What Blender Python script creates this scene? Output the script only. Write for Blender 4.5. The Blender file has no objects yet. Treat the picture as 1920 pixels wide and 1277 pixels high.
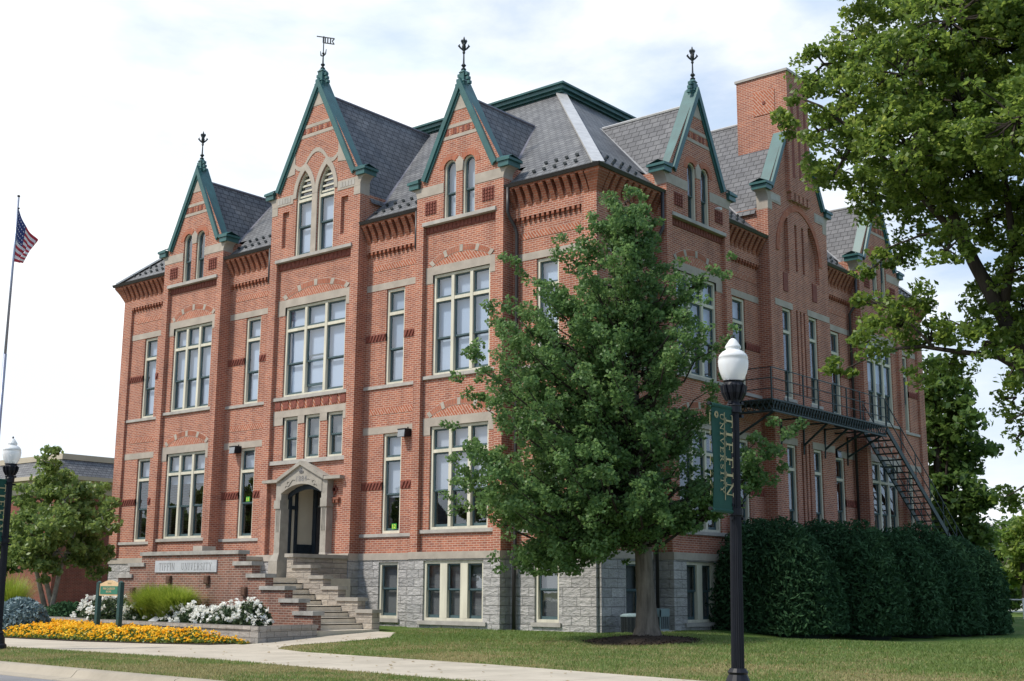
import bpy, bmesh, math, random
import numpy as np
from mathutils import Matrix, Vector
C = bpy.context.scene.collection
scene = bpy.context.scene
rad = math.radians

# ------------------------------------------------------------------ camera, sky, sun, exposure
cd = bpy.data.cameras.new('camera'); cam = bpy.data.objects.new('camera', cd); C.objects.link(cam)
YAW, PITCH, ROLL, FPX = 0.6956, 0.1954, 0.0069, 2370.34
fwd = Vector((-math.sin(YAW)*math.cos(PITCH), math.cos(YAW)*math.cos(PITCH), math.sin(PITCH)))
rgt = Vector((math.cos(YAW), math.sin(YAW), 0)); upv = rgt.cross(fwd)
r2 = rgt*math.cos(ROLL)+upv*math.sin(ROLL); u2 = upv*math.cos(ROLL)-rgt*math.sin(ROLL)
CAM = Vector((20.3756, -28.0924, -1.1149))
cam.matrix_world = Matrix(((r2.x, u2.x, -fwd.x, CAM.x), (r2.y, u2.y, -fwd.y, CAM.y), (r2.z, u2.z, -fwd.z, CAM.z), (0, 0, 0, 1)))
cd.sensor_width = 36.0; cd.lens = 36.0*FPX/1920.0; cd.clip_end = 6000; cd.clip_start = 0.1
scene.camera = cam

SUN_EL, SUN_AZ = rad(52), rad(29)          # azimuth: from -y towards -x
sdir = Vector((-math.sin(SUN_AZ)*math.cos(SUN_EL), -math.cos(SUN_AZ)*math.cos(SUN_EL), math.sin(SUN_EL)))
sl = bpy.data.lights.new('sun', 'SUN'); sl.energy = 3.5; sl.angle = rad(6); sl.color = (1.0, 0.94, 0.84)
so = bpy.data.objects.new('sun', sl); C.objects.link(so)
so.rotation_euler = (-sdir).to_track_quat('-Z', 'Y').to_euler(); so.location = (-20, -60, 60)

w = bpy.data.worlds.new('World'); scene.world = w; w.use_nodes = True
nt = w.node_tree; nt.nodes.clear(); N = nt.nodes.new; K = nt.links.new
out = N('ShaderNodeOutputWorld'); bg = N('ShaderNodeBackground'); sky = N('ShaderNodeTexSky')
sky.sky_type = 'NISHITA'; sky.sun_disc = False; sky.sun_elevation = SUN_EL
sky.sun_rotation = math.atan2(sdir.x, sdir.y); sky.air_density = 1.0; sky.dust_density = 1.5; sky.ozone_density = 1.0
bg.inputs['Strength'].default_value = 0.11
tc = N('ShaderNodeTexCoord'); mp = N('ShaderNodeMapping'); mp.inputs['Scale'].default_value = (1.0, 1.0, 2.6)
mp.inputs['Rotation'].default_value = (0.25, 0.1, 0.5); mp.inputs['Location'].default_value = (0.62, 0.2, 0.35)
K(tc.outputs['Generated'], mp.inputs['Vector'])
n1 = N('ShaderNodeTexNoise'); n1.inputs['Scale'].default_value = 2.6; n1.inputs['Detail'].default_value = 9; n1.inputs['Roughness'].default_value = 0.56; n1.inputs['Distortion'].default_value = 0.35
K(mp.outputs[0], n1.inputs['Vector'])
# clouds thicken towards the low western sky, thin out high in the east; unseen east left clear to dim the side wall
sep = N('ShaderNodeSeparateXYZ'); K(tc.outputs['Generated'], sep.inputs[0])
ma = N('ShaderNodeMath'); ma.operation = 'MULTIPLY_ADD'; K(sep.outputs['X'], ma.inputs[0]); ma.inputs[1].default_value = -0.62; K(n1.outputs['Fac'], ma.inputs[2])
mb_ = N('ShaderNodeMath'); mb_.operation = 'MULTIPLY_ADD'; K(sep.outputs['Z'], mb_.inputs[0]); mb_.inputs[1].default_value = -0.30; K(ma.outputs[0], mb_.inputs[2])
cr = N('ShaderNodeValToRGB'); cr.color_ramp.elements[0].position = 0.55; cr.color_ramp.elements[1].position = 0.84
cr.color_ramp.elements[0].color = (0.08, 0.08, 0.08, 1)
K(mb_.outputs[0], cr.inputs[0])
n2 = N('ShaderNodeTexNoise'); n2.inputs['Scale'].default_value = 5.5; n2.inputs['Detail'].default_value = 6; K(mp.outputs[0], n2.inputs['Vector'])
cr2 = N('ShaderNodeValToRGB'); cr2.color_ramp.elements[0].position = 0.36; cr2.color_ramp.elements[1].position = 0.56
cr2.color_ramp.elements[0].color = (7.9, 8.7, 9.5, 1); cr2.color_ramp.elements[1].color = (10.2, 10.2, 10.2, 1); K(n2.outputs['Fac'], cr2.inputs[0])
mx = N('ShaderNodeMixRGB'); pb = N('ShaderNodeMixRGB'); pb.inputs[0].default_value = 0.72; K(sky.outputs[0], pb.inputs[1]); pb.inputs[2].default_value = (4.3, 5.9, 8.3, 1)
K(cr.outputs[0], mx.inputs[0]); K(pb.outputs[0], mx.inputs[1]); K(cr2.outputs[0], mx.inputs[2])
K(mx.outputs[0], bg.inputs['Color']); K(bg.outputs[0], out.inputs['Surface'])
vs = scene.view_settings; vs.view_transform = 'Standard'; vs.look = 'None'; vs.exposure = 0.20; vs.gamma = 1.0
scene.cycles.max_bounces = 8; scene.cycles.transparent_max_bounces = 12
try: scene.cycles.use_denoising = True
except Exception: pass

# ------------------------------------------------------------------ helpers
def tag(o, label=None, cat=None, group=None, kind=None):
    if label: o['label'] = label
    if cat: o['category'] = cat
    if group: o['group'] = group
    if kind: o['kind'] = kind
    return o
def empty(name, loc=(0, 0, 0), rz=0.0, parent=None):
    o = bpy.data.objects.new(name, None); C.objects.link(o); o.location = loc; o.rotation_euler = (0, 0, rz)
    o.empty_display_size = 0.3
    if parent: o.parent = parent
    return o
class MB:
    def __init__(s, M=None): s.v = []; s.f = []; s.g = []; s.M = M
    def add(s, vs, fs):
        n = len(s.v)
        if s.M is not None: vs = [s.M @ Vector(p) for p in vs]
        nf = len(s.f); s.v += [tuple(p) for p in vs]; s.f += [[i+n for i in f] for f in fs]; s.g.append((n, len(s.v), nf, len(s.f)))
    def box(s, x0, x1, y0, y1, z0, z1):
        s.add([(x0,y0,z0),(x1,y0,z0),(x1,y1,z0),(x0,y1,z0),(x0,y0,z1),(x1,y0,z1),(x1,y1,z1),(x0,y1,z1)],
              [(0,3,2,1),(4,5,6,7),(0,1,5,4),(1,2,6,5),(2,3,7,6),(3,0,4,7)])
    def quad(s, *p): s.add(p, [tuple(range(len(p)))])
    def prism(s, a, b):     # two matching loops of points
        n = len(a); s.add(list(a)+list(b), [tuple(range(n))[::-1], tuple(range(n, 2*n))]+[(i, (i+1) % n, n+(i+1) % n, n+i) for i in range(n)])
    def bar(s, p, q, w, h=None):
        h = h or w; p = Vector(p); q = Vector(q); t = (q-p).normalized()
        a = t.cross(Vector((0, 0, 1)));  a = Vector((1, 0, 0)) if a.length < 1e-4 else a.normalized(); b = t.cross(a).normalized()
        L = lambda c: [c+a*w/2+b*h/2, c-a*w/2+b*h/2, c-a*w/2-b*h/2, c+a*w/2-b*h/2]
        s.prism(L(p), L(q))
    def tube(s, pts, rs, n=8):
        pts = [Vector(p) for p in pts]; vs = []; fs = []; a = None
        for i, p in enumerate(pts):
            t = (pts[min(i+1, len(pts)-1)]-pts[max(i-1, 0)]).normalized()
            if a is None: a = t.orthogonal().normalized()
            a = (a-t*a.dot(t)).normalized(); b = t.cross(a); r = rs[i] if hasattr(rs, '__len__') else rs
            vs += [p+(a*math.cos(2*math.pi*k/n)+b*math.sin(2*math.pi*k/n))*r for k in range(n)]
        for i in range(len(pts)-1):
            fs += [(i*n+k, i*n+(k+1) % n, (i+1)*n+(k+1) % n, (i+1)*n+k) for k in range(n)]
        fs += [tuple(range(n))[::-1], tuple((len(pts)-1)*n+k for k in range(n))]
        s.add(vs, fs)
    def lathe(s, prof, n=16, c=(0, 0)):
        vs = []; fs = []
        for r, z in prof: vs += [(c[0]+r*math.cos(2*math.pi*k/n), c[1]+r*math.sin(2*math.pi*k/n), z) for k in range(n)]
        for i in range(len(prof)-1): fs += [(i*n+k, i*n+(k+1) % n, (i+1)*n+(k+1) % n, (i+1)*n+k) for k in range(n)]
        fs += [tuple(range(n))[::-1], tuple((len(prof)-1)*n+k for k in range(n))]
        s.add(vs, fs)
    def build(s, name, mat, parent=None, smooth=False, recalc=True):
        me = bpy.data.meshes.new(name); me.from_pydata(s.v, [], s.f); me.update()
        if recalc:
            bm = bmesh.new(); bm.from_mesh(me); bmesh.ops.recalc_face_normals(bm, faces=bm.faces); bm.to_mesh(me); bm.free()
        return obj(name, me, mat, parent, smooth)
def obj(name, me, mat, parent=None, smooth=False):
    if mat:
        for m in (mat if isinstance(mat, list) else [mat]): me.materials.append(m)
    if smooth: me.polygons.foreach_set('use_smooth', [True]*len(me.polygons))
    o = bpy.data.objects.new(name, me); C.objects.link(o)
    if parent: o.parent = parent
    return o
def copy_tree(o, parent=None):
    c = o.copy(); C.objects.link(c)
    if parent: c.parent = parent
    for ch in list(o.children): copy_tree(ch, c)
    return c

# ------------------------------------------------------------------ materials
def mat(name):
    m = bpy.data.materials.new(name); m.use_nodes = True; t = m.node_tree
    return m, t, t.nodes['Principled BSDF'], t.nodes.new, t.links.new
def ramp(N, stops):
    r = N('ShaderNodeValToRGB'); e = r.color_ramp.elements
    e[0].position, e[0].color = stops[0][0], (*stops[0][1], 1); e[1].position, e[1].color = stops[-1][0], (*stops[-1][1], 1)
    for p, c in stops[1:-1]:
        k = e.new(p); k.color = (*c, 1)
    return r
def noise(N, K, vec, sc, det=4, ro=0.55, dist=0.0):
    n = N('ShaderNodeTexNoise'); n.inputs['Scale'].default_value = sc; n.inputs['Detail'].default_value = det
    n.inputs['Roughness'].default_value = ro; n.inputs['Distortion'].default_value = dist
    if vec is not None: K(vec, n.inputs['Vector'])
    return n
def simple(name, col, rough=0.6, var=0.18, sc=3.0, metal=0.0, bump=0.0, bsc=40, spec=0.4, streak=False):
    m, t, b, N, K = mat(name); tc = N('ShaderNodeTexCoord'); vec = tc.outputs['Object']
    if streak:
        mp = N('ShaderNodeMapping'); mp.inputs['Scale'].default_value = (1, 1, 0.15); K(vec, mp.inputs[0]); vec = mp.outputs[0]
    n = noise(N, K, vec, sc, 6, 0.62)
    lo = tuple(max(0, c*(1-var)) for c in col); hi = tuple(min(1, c*(1+var)) for c in col)
    r = ramp(N, [(0.3, lo), (0.7, hi)]); K(n.outputs['Fac'], r.inputs[0]); K(r.outputs[0], b.inputs['Base Color'])
    b.inputs['Roughness'].default_value = rough; b.inputs['Metallic'].default_value = metal
    b.inputs['Specular IOR Level'].default_value = spec
    if bump:
        n2 = noise(N, K, tc.outputs['Object'], bsc, 5); bp = N('ShaderNodeBump'); bp.inputs['Strength'].default_value = bump
        bp.inputs['Distance'].default_value = 0.02; K(n2.outputs['Fac'], bp.inputs['Height']); K(bp.outputs[0], b.inputs['Normal'])
    return m
def wallvec(N, K, mode='wall'):
    """running coordinates on axis aligned walls: (x+y, z); on roof slopes: along the eave, z"""
    tc = N('ShaderNodeTexCoord'); s = N('ShaderNodeSeparateXYZ'); K(tc.outputs['Object'], s.inputs[0]); c = N('ShaderNodeCombineXYZ')
    if mode == 'wall':
        a = N('ShaderNodeMath'); K(s.outputs['X'], a.inputs[0]); K(s.outputs['Y'], a.inputs[1]); K(a.outputs[0], c.inputs['X'])
    else:
        g = N('ShaderNodeNewGeometry'); sn = N('ShaderNodeSeparateXYZ'); K(g.outputs['Normal'], sn.inputs[0])
        ax = N('ShaderNodeMath'); ax.operation = 'ABSOLUTE'; K(sn.outputs['X'], ax.inputs[0])
        ay = N('ShaderNodeMath'); ay.operation = 'ABSOLUTE'; K(sn.outputs['Y'], ay.inputs[0])
        gt = N('ShaderNodeMath'); gt.operation = 'GREATER_THAN'; K(ax.outputs[0], gt.inputs[0]); K(ay.outputs[0], gt.inputs[1])
        mxx = N('ShaderNodeMix'); mxx.data_type = 'FLOAT'; K(gt.outputs[0], mxx.inputs[0]); K(s.outputs['X'], mxx.inputs[2]); K(s.outputs['Y'], mxx.inputs[3])
        K(mxx.outputs[0], c.inputs['X'])
    K(s.outputs['Z'], c.inputs['Y']); return tc, c.outputs[0]
def brick_mat(name, c1, c2, mortar, wd=0.21, rh=0.0668, ms=0.010, mode='wall', patch=None, rough=0.85, bump=0.25, bias=0.0, rot=0.0, msmooth=0.15):
    m, t, b, N, K = mat(name); tc, v = wallvec(N, K, mode)
    if rot:
        mp = N('ShaderNodeMapping'); mp.inputs['Rotation'].default_value = (0, 0, rot); K(v, mp.inputs[0]); v = mp.outputs[0]
    br = N('ShaderNodeTexBrick'); K(v, br.inputs['Vector']); br.inputs['Scale'].default_value = 1.0
    br.inputs['Brick Width'].default_value = wd; br.inputs['Row Height'].default_value = rh; br.inputs['Mortar Size'].default_value = ms
    br.inputs['Mortar Smooth'].default_value = msmooth; br.inputs['Bias'].default_value = bias
    br.inputs['Color1'].default_value = (*c1, 1); br.inputs['Color2'].default_value = (*c2, 1); br.inputs['Mortar'].default_value = (*mortar, 1)
    n = noise(N, K, tc.outputs['Object'], 0.9, 7, 0.65); r = ramp(N, [(0.28, (0.80, 0.79, 0.80)), (0.72, (1.16, 1.14, 1.12))]); K(n.outputs['Fac'], r.inputs[0])
    mu = N('ShaderNodeMixRGB'); mu.blend_type = 'MULTIPLY'; mu.inputs[0].default_value = 1; K(br.outputs['Color'], mu.inputs[1]); K(r.outputs[0], mu.inputs[2])
    col = mu.outputs[0]
    if mode == 'wall' and not rot:      # old water streaks and soot
        mps = N('ShaderNodeMapping'); mps.inputs['Scale'].default_value = (2.6, 2.6, 0.22); K(tc.outputs['Object'], mps.inputs[0]); ns = noise(N, K, mps.outputs[0], 1.0, 6, 0.6)
        rs = ramp(N, [(0.34, (0.74, 0.73, 0.74)), (0.52, (1.02, 1.02, 1.02))]); K(ns.outputs['Fac'], rs.inputs[0]); m5 = N('ShaderNodeMixRGB'); m5.blend_type = 'MULTIPLY'; m5.inputs[0].default_value = 0.75; K(col, m5.inputs[1]); K(rs.outputs[0], m5.inputs[2]); col = m5.outputs[0]
    if mode == 'roof':      # odd replaced slates
        nv = noise(N, K, tc.outputs['Object'], 2.2, 3, 0.7); rv = ramp(N, [(0.30, (0.80, 0.80, 0.82)), (0.70, (1.2, 1.19, 1.16))]); K(nv.outputs['Fac'], rv.inputs[0]); m5 = N('ShaderNodeMixRGB'); m5.blend_type = 'MULTIPLY'; m5.inputs[0].default_value = 1.0; K(col, m5.inputs[1]); K(rv.outputs[0], m5.inputs[2]); col = m5.outputs[0]
    if patch:       # repointed, mortar-smeared patches
        n3 = noise(N, K, tc.outputs['Object'], 0.55, 5, 0.7); r3 = ramp(N, [(0.60, (0, 0, 0)), (0.70, (0.75, 0.75, 0.75))]); K(n3.outputs['Fac'], r3.inputs[0])
        m3 = N('ShaderNodeMixRGB'); K(r3.outputs[0], m3.inputs[0]); K(col, m3.inputs[1]); m3.inputs[2].default_value = (*patch, 1)
        sm = N('ShaderNodeMath'); sm.operation = 'MULTIPLY'; K(r3.outputs[0], sm.inputs[0]); sm.inputs[1].default_value = 0.6
        K(sm.outputs[0], m3.inputs[0]); col = m3.outputs[0]
    K(col, b.inputs['Base Color']); b.inputs['Roughness'].default_value = rough; b.inputs['Specular IOR Level'].default_value = 0.25
    if bump:
        bp = N('ShaderNodeBump'); bp.inputs['Strength'].default_value = bump; bp.inputs['Distance'].default_value = 0.012; bp.invert = True
        K(br.outputs['Fac'], bp.inputs['Height']); K(bp.outputs[0], b.inputs['Normal'])
    return m
M = {}
M['brick'] = brick_mat('red_brick', (0.425, 0.152, 0.086), (0.275, 0.092, 0.060), (0.50, 0.355, 0.285), patch=(0.45, 0.24, 0.185))
M['brick_orange'] = brick_mat('orange_brick', (0.42, 0.138, 0.076), (0.35, 0.112, 0.064), (0.40, 0.25, 0.19), wd=0.0668, rh=0.23, ms=0.006)
M['mortar'] = simple('pale_mortar', (0.50, 0.40, 0.335), 0.9, 0.1, 4, spec=0.2)
M['herring'] = brick_mat('herringbone_brick', (0.42, 0.138, 0.074), (0.34, 0.108, 0.06), (0.50, 0.35, 0.28), wd=0.40, rh=0.085, ms=0.013, rot=rad(52))
M['corbel'] = brick_mat('corbel_brick', (0.36, 0.120, 0.064), (0.25, 0.080, 0.047), (0.33, 0.20, 0.15), wd=0.21, rh=0.0668, ms=0.008)
M['terracotta'] = simple('terracotta_tile', (0.205, 0.062, 0.044), 0.8, 0.40, 16, bump=0.6, bsc=22)
M['planter_brick'] = brick_mat('weathered_brick', (0.27, 0.112, 0.075), (0.155, 0.078, 0.060), (0.33, 0.255, 0.21), ms=0.011)
M['far_brick'] = brick_mat('dark_red_brick', (0.25, 0.062, 0.042), (0.17, 0.045, 0.033), (0.25, 0.15, 0.12))
M['stone'] = simple('buff_sandstone', (0.40, 0.352, 0.300), 0.85, 0.16, 2.2, bump=0.15, bsc=30, spec=0.2)
M['stone_sill'] = simple('grey_stone_sill', (0.40, 0.375, 0.345), 0.85, 0.18, 3.0, spec=0.2)
def rock_mat(name, c1, c2, mortar, wd, rh, ms, bump, sc=1.0):
    m, t, b, N, K = mat(name); tc, v = wallvec(N, K)
    br = N('ShaderNodeTexBrick'); K(v, br.inputs['Vector']); br.inputs['Scale'].default_value = 1; br.inputs['Brick Width'].default_value = wd
    br.inputs['Row Height'].default_value = rh; br.inputs['Mortar Size'].default_value = ms; br.inputs['Mortar Smooth'].default_value = 0.5
    br.inputs['Color1'].default_value = (*c1, 1); br.inputs['Color2'].default_value = (*c2, 1); br.inputs['Mortar'].default_value = (*mortar, 1)
    br.offset_frequency = 2; br.squash = 0.8; br.squash_frequency = 3
    mp = N('ShaderNodeMapping'); mp.inputs['Scale'].default_value = (1, 1, 2.2); K(tc.outputs['Object'], mp.inputs[0])
    n = noise(N, K, mp.outputs[0], 5.5, 8, 0.6); r = ramp(N, [(0.25, (0.80, 0.80, 0.81)), (0.75, (1.15, 1.15, 1.14))]); K(n.outputs['Fac'], r.inputs[0])
    mu = N('ShaderNodeMixRGB'); mu.blend_type = 'MULTIPLY'; mu.inputs[0].default_value = 1; K(br.outputs['Color'], mu.inputs[1]); K(r.outputs[0], mu.inputs[2])
    K(mu.outputs[0], b.inputs['Base Color']); b.inputs['Roughness'].default_value = 0.9; b.inputs['Specular IOR Level'].default_value = 0.2
    sb = N('ShaderNodeMath'); sb.operation = 'MULTIPLY_ADD'; K(br.outputs['Fac'], sb.inputs[0]); sb.inputs[1].default_value = -0.8; K(n.outputs['Fac'], sb.inputs[2])
    bp = N('ShaderNodeBump'); bp.inputs['Strength'].default_value = bump; bp.inputs['Distance'].default_value = 0.10; K(sb.outputs[0], bp.inputs['Height']); K(bp.outputs[0], b.inputs['Normal'])
    return m
M['rock'] = rock_mat('rock_faced_limestone', (0.475, 0.455, 0.44), (0.36, 0.348, 0.34), (0.25, 0.242, 0.235), 0.60, 0.255, 0.012, 0.75)
M['ledge'] = rock_mat('stacked_limestone', (0.45, 0.395, 0.33), (0.33, 0.29, 0.25), (0.19, 0.17, 0.15), 0.72, 0.157, 0.010, 0.6)
M['block'] = rock_mat('grey_retaining_block', (0.40, 0.365, 0.33), (0.34, 0.31, 0.28), (0.16, 0.145, 0.13), 0.42, 0.145, 0.009, 0.35)
M['capstone'] = simple('grey_capstone', (0.33, 0.315, 0.29), 0.85, 0.28, 3.5, bump=0.2, bsc=18, spec=0.2)
M['sign_stone'] = simple('pale_sign_stone', (0.44, 0.45, 0.47), 0.8, 0.14, 3, spec=0.2)
M['slate'] = brick_mat('slate_roof', (0.185, 0.190, 0.198), (0.130, 0.134, 0.142), (0.040, 0.041, 0.045), wd=0.26, rh=0.135, ms=0.011, mode='roof', rough=0.58, bump=0.6, msmooth=0.0)
M['slate_dormer'] = brick_mat('slate_roof_dormer', (0.150, 0.153, 0.165), (0.105, 0.108, 0.118), (0.033, 0.034, 0.04), wd=0.30, rh=0.20, ms=0.014, mode='roof', rough=0.55, bump=0.6, msmooth=0.0)
M['green'] = simple('green_painted_metal', (0.030, 0.108, 0.108), 0.38, 0.22, 2.5, spec=0.5)
M['gutter'] = simple('dark_brown_metal', (0.030, 0.026, 0.027), 0.45, 0.2, 3, spec=0.5)
M['flash'] = simple('grey_flashing', (0.58, 0.56, 0.54), 0.40, 0.15, 4, metal=0.4)
M['valley'] = simple('weathered_valley_lead', (0.17, 0.165, 0.195), 0.5, 0.2, 4, metal=0.3)
M['cream'] = simple('cream_painted_wood', (0.62, 0.585, 0.475), 0.7, 0.16, 5, spec=0.3, streak=True)
M['teal'] = simple('slate_blue_sash_paint', (0.060, 0.100, 0.112), 0.5, 0.15, 5)
M['shade'] = simple('window_shade', (0.50, 0.575, 0.69), 0.9, 0.02, 0.6)
M['shade_grey'] = simple('grey_window_shade', (0.50, 0.525, 0.58), 0.9, 0.02, 0.6)
for k_ in ('shade', 'shade_grey'):      # no two shades have yellowed alike
    t_ = M[k_].node_tree; b_ = t_.nodes['Principled BSDF']; src = b_.inputs['Base Color'].links[0].from_socket; oi = t_.nodes.new('ShaderNodeObjectInfo'); mr = t_.nodes.new('ShaderNodeMapRange'); mr.inputs['To Min'].default_value = 0.80; mr.inputs['To Max'].default_value = 1.12
    hs = t_.nodes.new('ShaderNodeHueSaturation'); t_.links.new(oi.outputs['Random'], mr.inputs[0]); t_.links.new(mr.outputs[0], hs.inputs['Value']); t_.links.new(src, hs.inputs['Color']); t_.links.new(hs.outputs[0], b_.inputs['Base Color'])
M['slats'] = simple('venetian_blind', (0.20, 0.20, 0.195), 0.9, 0.12, 1.2)
M['dark_room'] = simple('dim_room', (0.030, 0.028, 0.028), 0.9, 0.3, 1.5)
M['navy'] = simple('navy_panelling', (0.018, 0.028, 0.040), 0.5, 0.2, 6)
M['cream_wall'] = simple('cream_plaster', (0.62, 0.57, 0.47), 0.9, 0.05, 2)
M['iron'] = simple('dark_iron', (0.022, 0.030, 0.034), 0.5, 0.25, 8)
M['escape'] = simple('grey_green_iron', (0.028, 0.048, 0.052), 0.55, 0.25, 6)
M['black'] = simple('black_lamp_metal', (0.010, 0.011, 0.016), 0.45, 0.2, 6, spec=0.25)
M['concrete'] = simple('tan_concrete_step', (0.58, 0.515, 0.42), 0.9, 0.14, 3, bump=0.1, bsc=60, spec=0.2)
M['ac_teal'] = simple('grey_blue_metal', (0.20, 0.27, 0.285), 0.5, 0.12, 4)
M['ac_dark'] = simple('dark_grille', (0.05, 0.053, 0.055), 0.6, 0.2, 9)
M['mulch'] = simple('dark_mulch', (0.045, 0.033, 0.026), 0.95, 0.7, 26, bump=1.0, bsc=30, spec=0.1)
M['white_plastic'] = simple('white_plastic', (0.72, 0.72, 0.72), 0.5, 0.06, 3)
M['red_label'] = simple('dark_red_label', (0.30, 0.02, 0.03), 0.5, 0.1, 3)
M['lens'] = simple('floodlight_lens', (0.30, 0.31, 0.32), 0.25, 0.1, 6, metal=0.5)
M['sticker'] = simple('green_sticker', (0.06, 0.36, 0.05), 0.6, 0.1, 4)
M['yellow'] = simple('yellow_print', (0.85, 0.80, 0.10), 0.6, 0.1, 4)
M['banner'] = simple('green_banner_cloth', (0.007, 0.062, 0.046), 0.75, 0.15, 3)
M['gold'] = simple('tan_gold_print', (0.42, 0.36, 0.20), 0.7, 0.1, 4)
M['post_green'] = simple('dark_green_post', (0.018, 0.058, 0.056), 0.5, 0.15, 4)
M['sign_tan'] = simple('tan_sign_board', (0.60, 0.43, 0.25), 0.7, 0.07, 4)
M['sign_green'] = simple('green_sign_panel', (0.030, 0.165, 0.105), 0.6, 0.1, 4)
M['letter_stone'] = simple('engraved_letter_grey', (0.20, 0.195, 0.20), 0.9, 0.25, 9)
M['white_paint'] = simple('white_paint', (0.70, 0.70, 0.68), 0.6, 0.08, 3)
M['asphalt'] = simple('asphalt_road', (0.200, 0.198, 0.205), 0.9, 0.14, 1.2, bump=0.15, bsc=120, spec=0.2)
M['stone_grey'] = simple('weathered_grey_stone', (0.340, 0.312, 0.272), 0.85, 0.2, 3.0, bump=0.2, bsc=20, spec=0.2)
def glass_mat():
    m, t, b, N, K = mat('window_glass'); o = t.nodes['Material Output']; t.nodes.remove(b)
    lw = N('ShaderNodeLayerWeight'); lw.inputs['Blend'].default_value = 0.5
    pw_ = N('ShaderNodeMath'); pw_.operation = 'POWER'; K(lw.outputs['Facing'], pw_.inputs[0]); pw_.inputs[1].default_value = 4.0
    fr = N('ShaderNodeMath'); fr.operation = 'MULTIPLY_ADD'; K(pw_.outputs[0], fr.inputs[0]); fr.inputs[1].default_value = 0.80; fr.inputs[2].default_value = 0.15
    tr = N('ShaderNodeBsdfTransparent'); tr.inputs[0].default_value = (0.82, 0.86, 0.90, 1)
    gl = N('ShaderNodeBsdfGlossy'); gl.inputs['Roughness'].default_value = 0.012; gl.inputs[0].default_value = (0.93, 0.96, 1, 1)
    tc = N('ShaderNodeTexCoord'); n = noise(N, K, tc.outputs['Object'], 1.4, 2); bp = N('ShaderNodeBump'); bp.inputs['Strength'].default_value = 0.05; bp.inputs['Distance'].default_value = 0.02
    K(n.outputs['Fac'], bp.inputs['Height']); K(bp.outputs[0], gl.inputs['Normal'])
    ms = N('ShaderNodeMixShader'); K(fr.outputs[0], ms.inputs[0]); K(tr.outputs[0], ms.inputs[1]); K(gl.outputs[0], ms.inputs[2]); K(ms.outputs[0], o.inputs[0]); return m
M['glass'] = glass_mat()
def globe_mat():
    m, t, b, N, K = mat('frosted_lamp_globe')
    b.inputs['Base Color'].default_value = (0.93, 0.94, 0.95, 1); b.inputs['Roughness'].default_value = 0.25
    b.inputs['Transmission Weight'].default_value = 0.30; b.inputs['IOR'].default_value = 1.2; b.inputs['Subsurface Weight'].default_value = 0.0
    return m
M['globe'] = globe_mat()
def leaf_mat(name, dark, light, trans=0.4, tip=None, rough=0.42, hue_sc=0.5, spec=0.45):
    m, t, b, N, K = mat(name); o = t.nodes['Material Output']
    g = N('ShaderNodeNewGeometry'); tc = N('ShaderNodeTexCoord'); n = noise(N, K, tc.outputs['Object'], hue_sc, 3)
    ad = N('ShaderNodeMath'); ad.operation = 'MULTIPLY_ADD'; K(g.outputs['Random Per Island'], ad.inputs[0]); ad.inputs[1].default_value = 0.6
    sc = N('ShaderNodeMath'); sc.operation = 'MULTIPLY'; K(n.outputs['Fac'], sc.inputs[0]); sc.inputs[1].default_value = 0.45; K(sc.outputs[0], ad.inputs[2])
    st = [(0.12, dark), (0.80, light)] + ([(0.96, tip)] if tip else [])
    r = ramp(N, st); K(ad.outputs[0], r.inputs[0]); K(r.outputs[0], b.inputs['Base Color'])
    b.inputs['Roughness'].default_value = rough; b.inputs['Specular IOR Level'].default_value = spec
    tl = N('ShaderNodeBsdfTranslucent'); hs = N('ShaderNodeHueSaturation'); hs.inputs['Hue'].default_value = 0.485; hs.inputs['Value'].default_value = 1.5; K(r.outputs[0], hs.inputs['Color']); K(hs.outputs[0], tl.inputs[0])
    ms = N('ShaderNodeMixShader'); ms.inputs[0].default_value = trans; K(b.outputs[0], ms.inputs[1]); K(tl.outputs[0], ms.inputs[2]); K(ms.outputs[0], o.inputs[0]); return m
M['ginkgo'] = leaf_mat('ginkgo_leaves', (0.046, 0.116, 0.038), (0.160, 0.270, 0.092), 0.45, (0.28, 0.36, 0.15), 0.48, 0.7, 0.35)
M['maple'] = leaf_mat('maple_leaves', (0.050, 0.112, 0.022), (0.200, 0.285, 0.056), 0.55, (0.42, 0.43, 0.11), 0.40)
M['far_leaf'] = leaf_mat('far_tree_leaves', (0.035, 0.085, 0.020), (0.120, 0.200, 0.045), 0.4, (0.20, 0.25, 0.06))
M['birch_leaf'] = leaf_mat('birch_leaves', (0.075, 0.140, 0.035), (0.22, 0.30, 0.085), 0.45, (0.34, 0.38, 0.14))
M['yew'] = leaf_mat('yew_needles', (0.012, 0.040, 0.018), (0.054, 0.116, 0.052), 0.15, None, 0.85, 0.9, 0.12)
M['spruce'] = leaf_mat('blue_spruce_needles', (0.095, 0.150, 0.158), (0.23, 0.31, 0.33), 0.1, None, 0.6)
M['rose_leaf'] = leaf_mat('rose_leaves', (0.018, 0.048, 0.018), (0.075, 0.110, 0.045), 0.25)
M['rose'] = leaf_mat('white_rose_petals', (0.66, 0.66, 0.60), (0.86, 0.86, 0.82), 0.3, None, 0.6)
M['marigold'] = leaf_mat('orange_petals', (0.82, 0.41, 0.010), (0.90, 0.66, 0.04), 0.3, None, 0.6)
M['marigold_leaf'] = leaf_mat('bedding_leaves', (0.06, 0.11, 0.02), (0.19, 0.25, 0.05), 0.3)
M['orn_grass'] = leaf_mat('ornamental_grass_blades', (0.12, 0.20, 0.020), (0.33, 0.42, 0.06), 0.35, (0.45, 0.47, 0.12), 0.5, 2.0)
M['bark'] = simple('grey_bark', (0.150, 0.128, 0.105), 0.95, 0.45, 9, bump=0.8, bsc=14, spec=0.1, streak=True)
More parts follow.
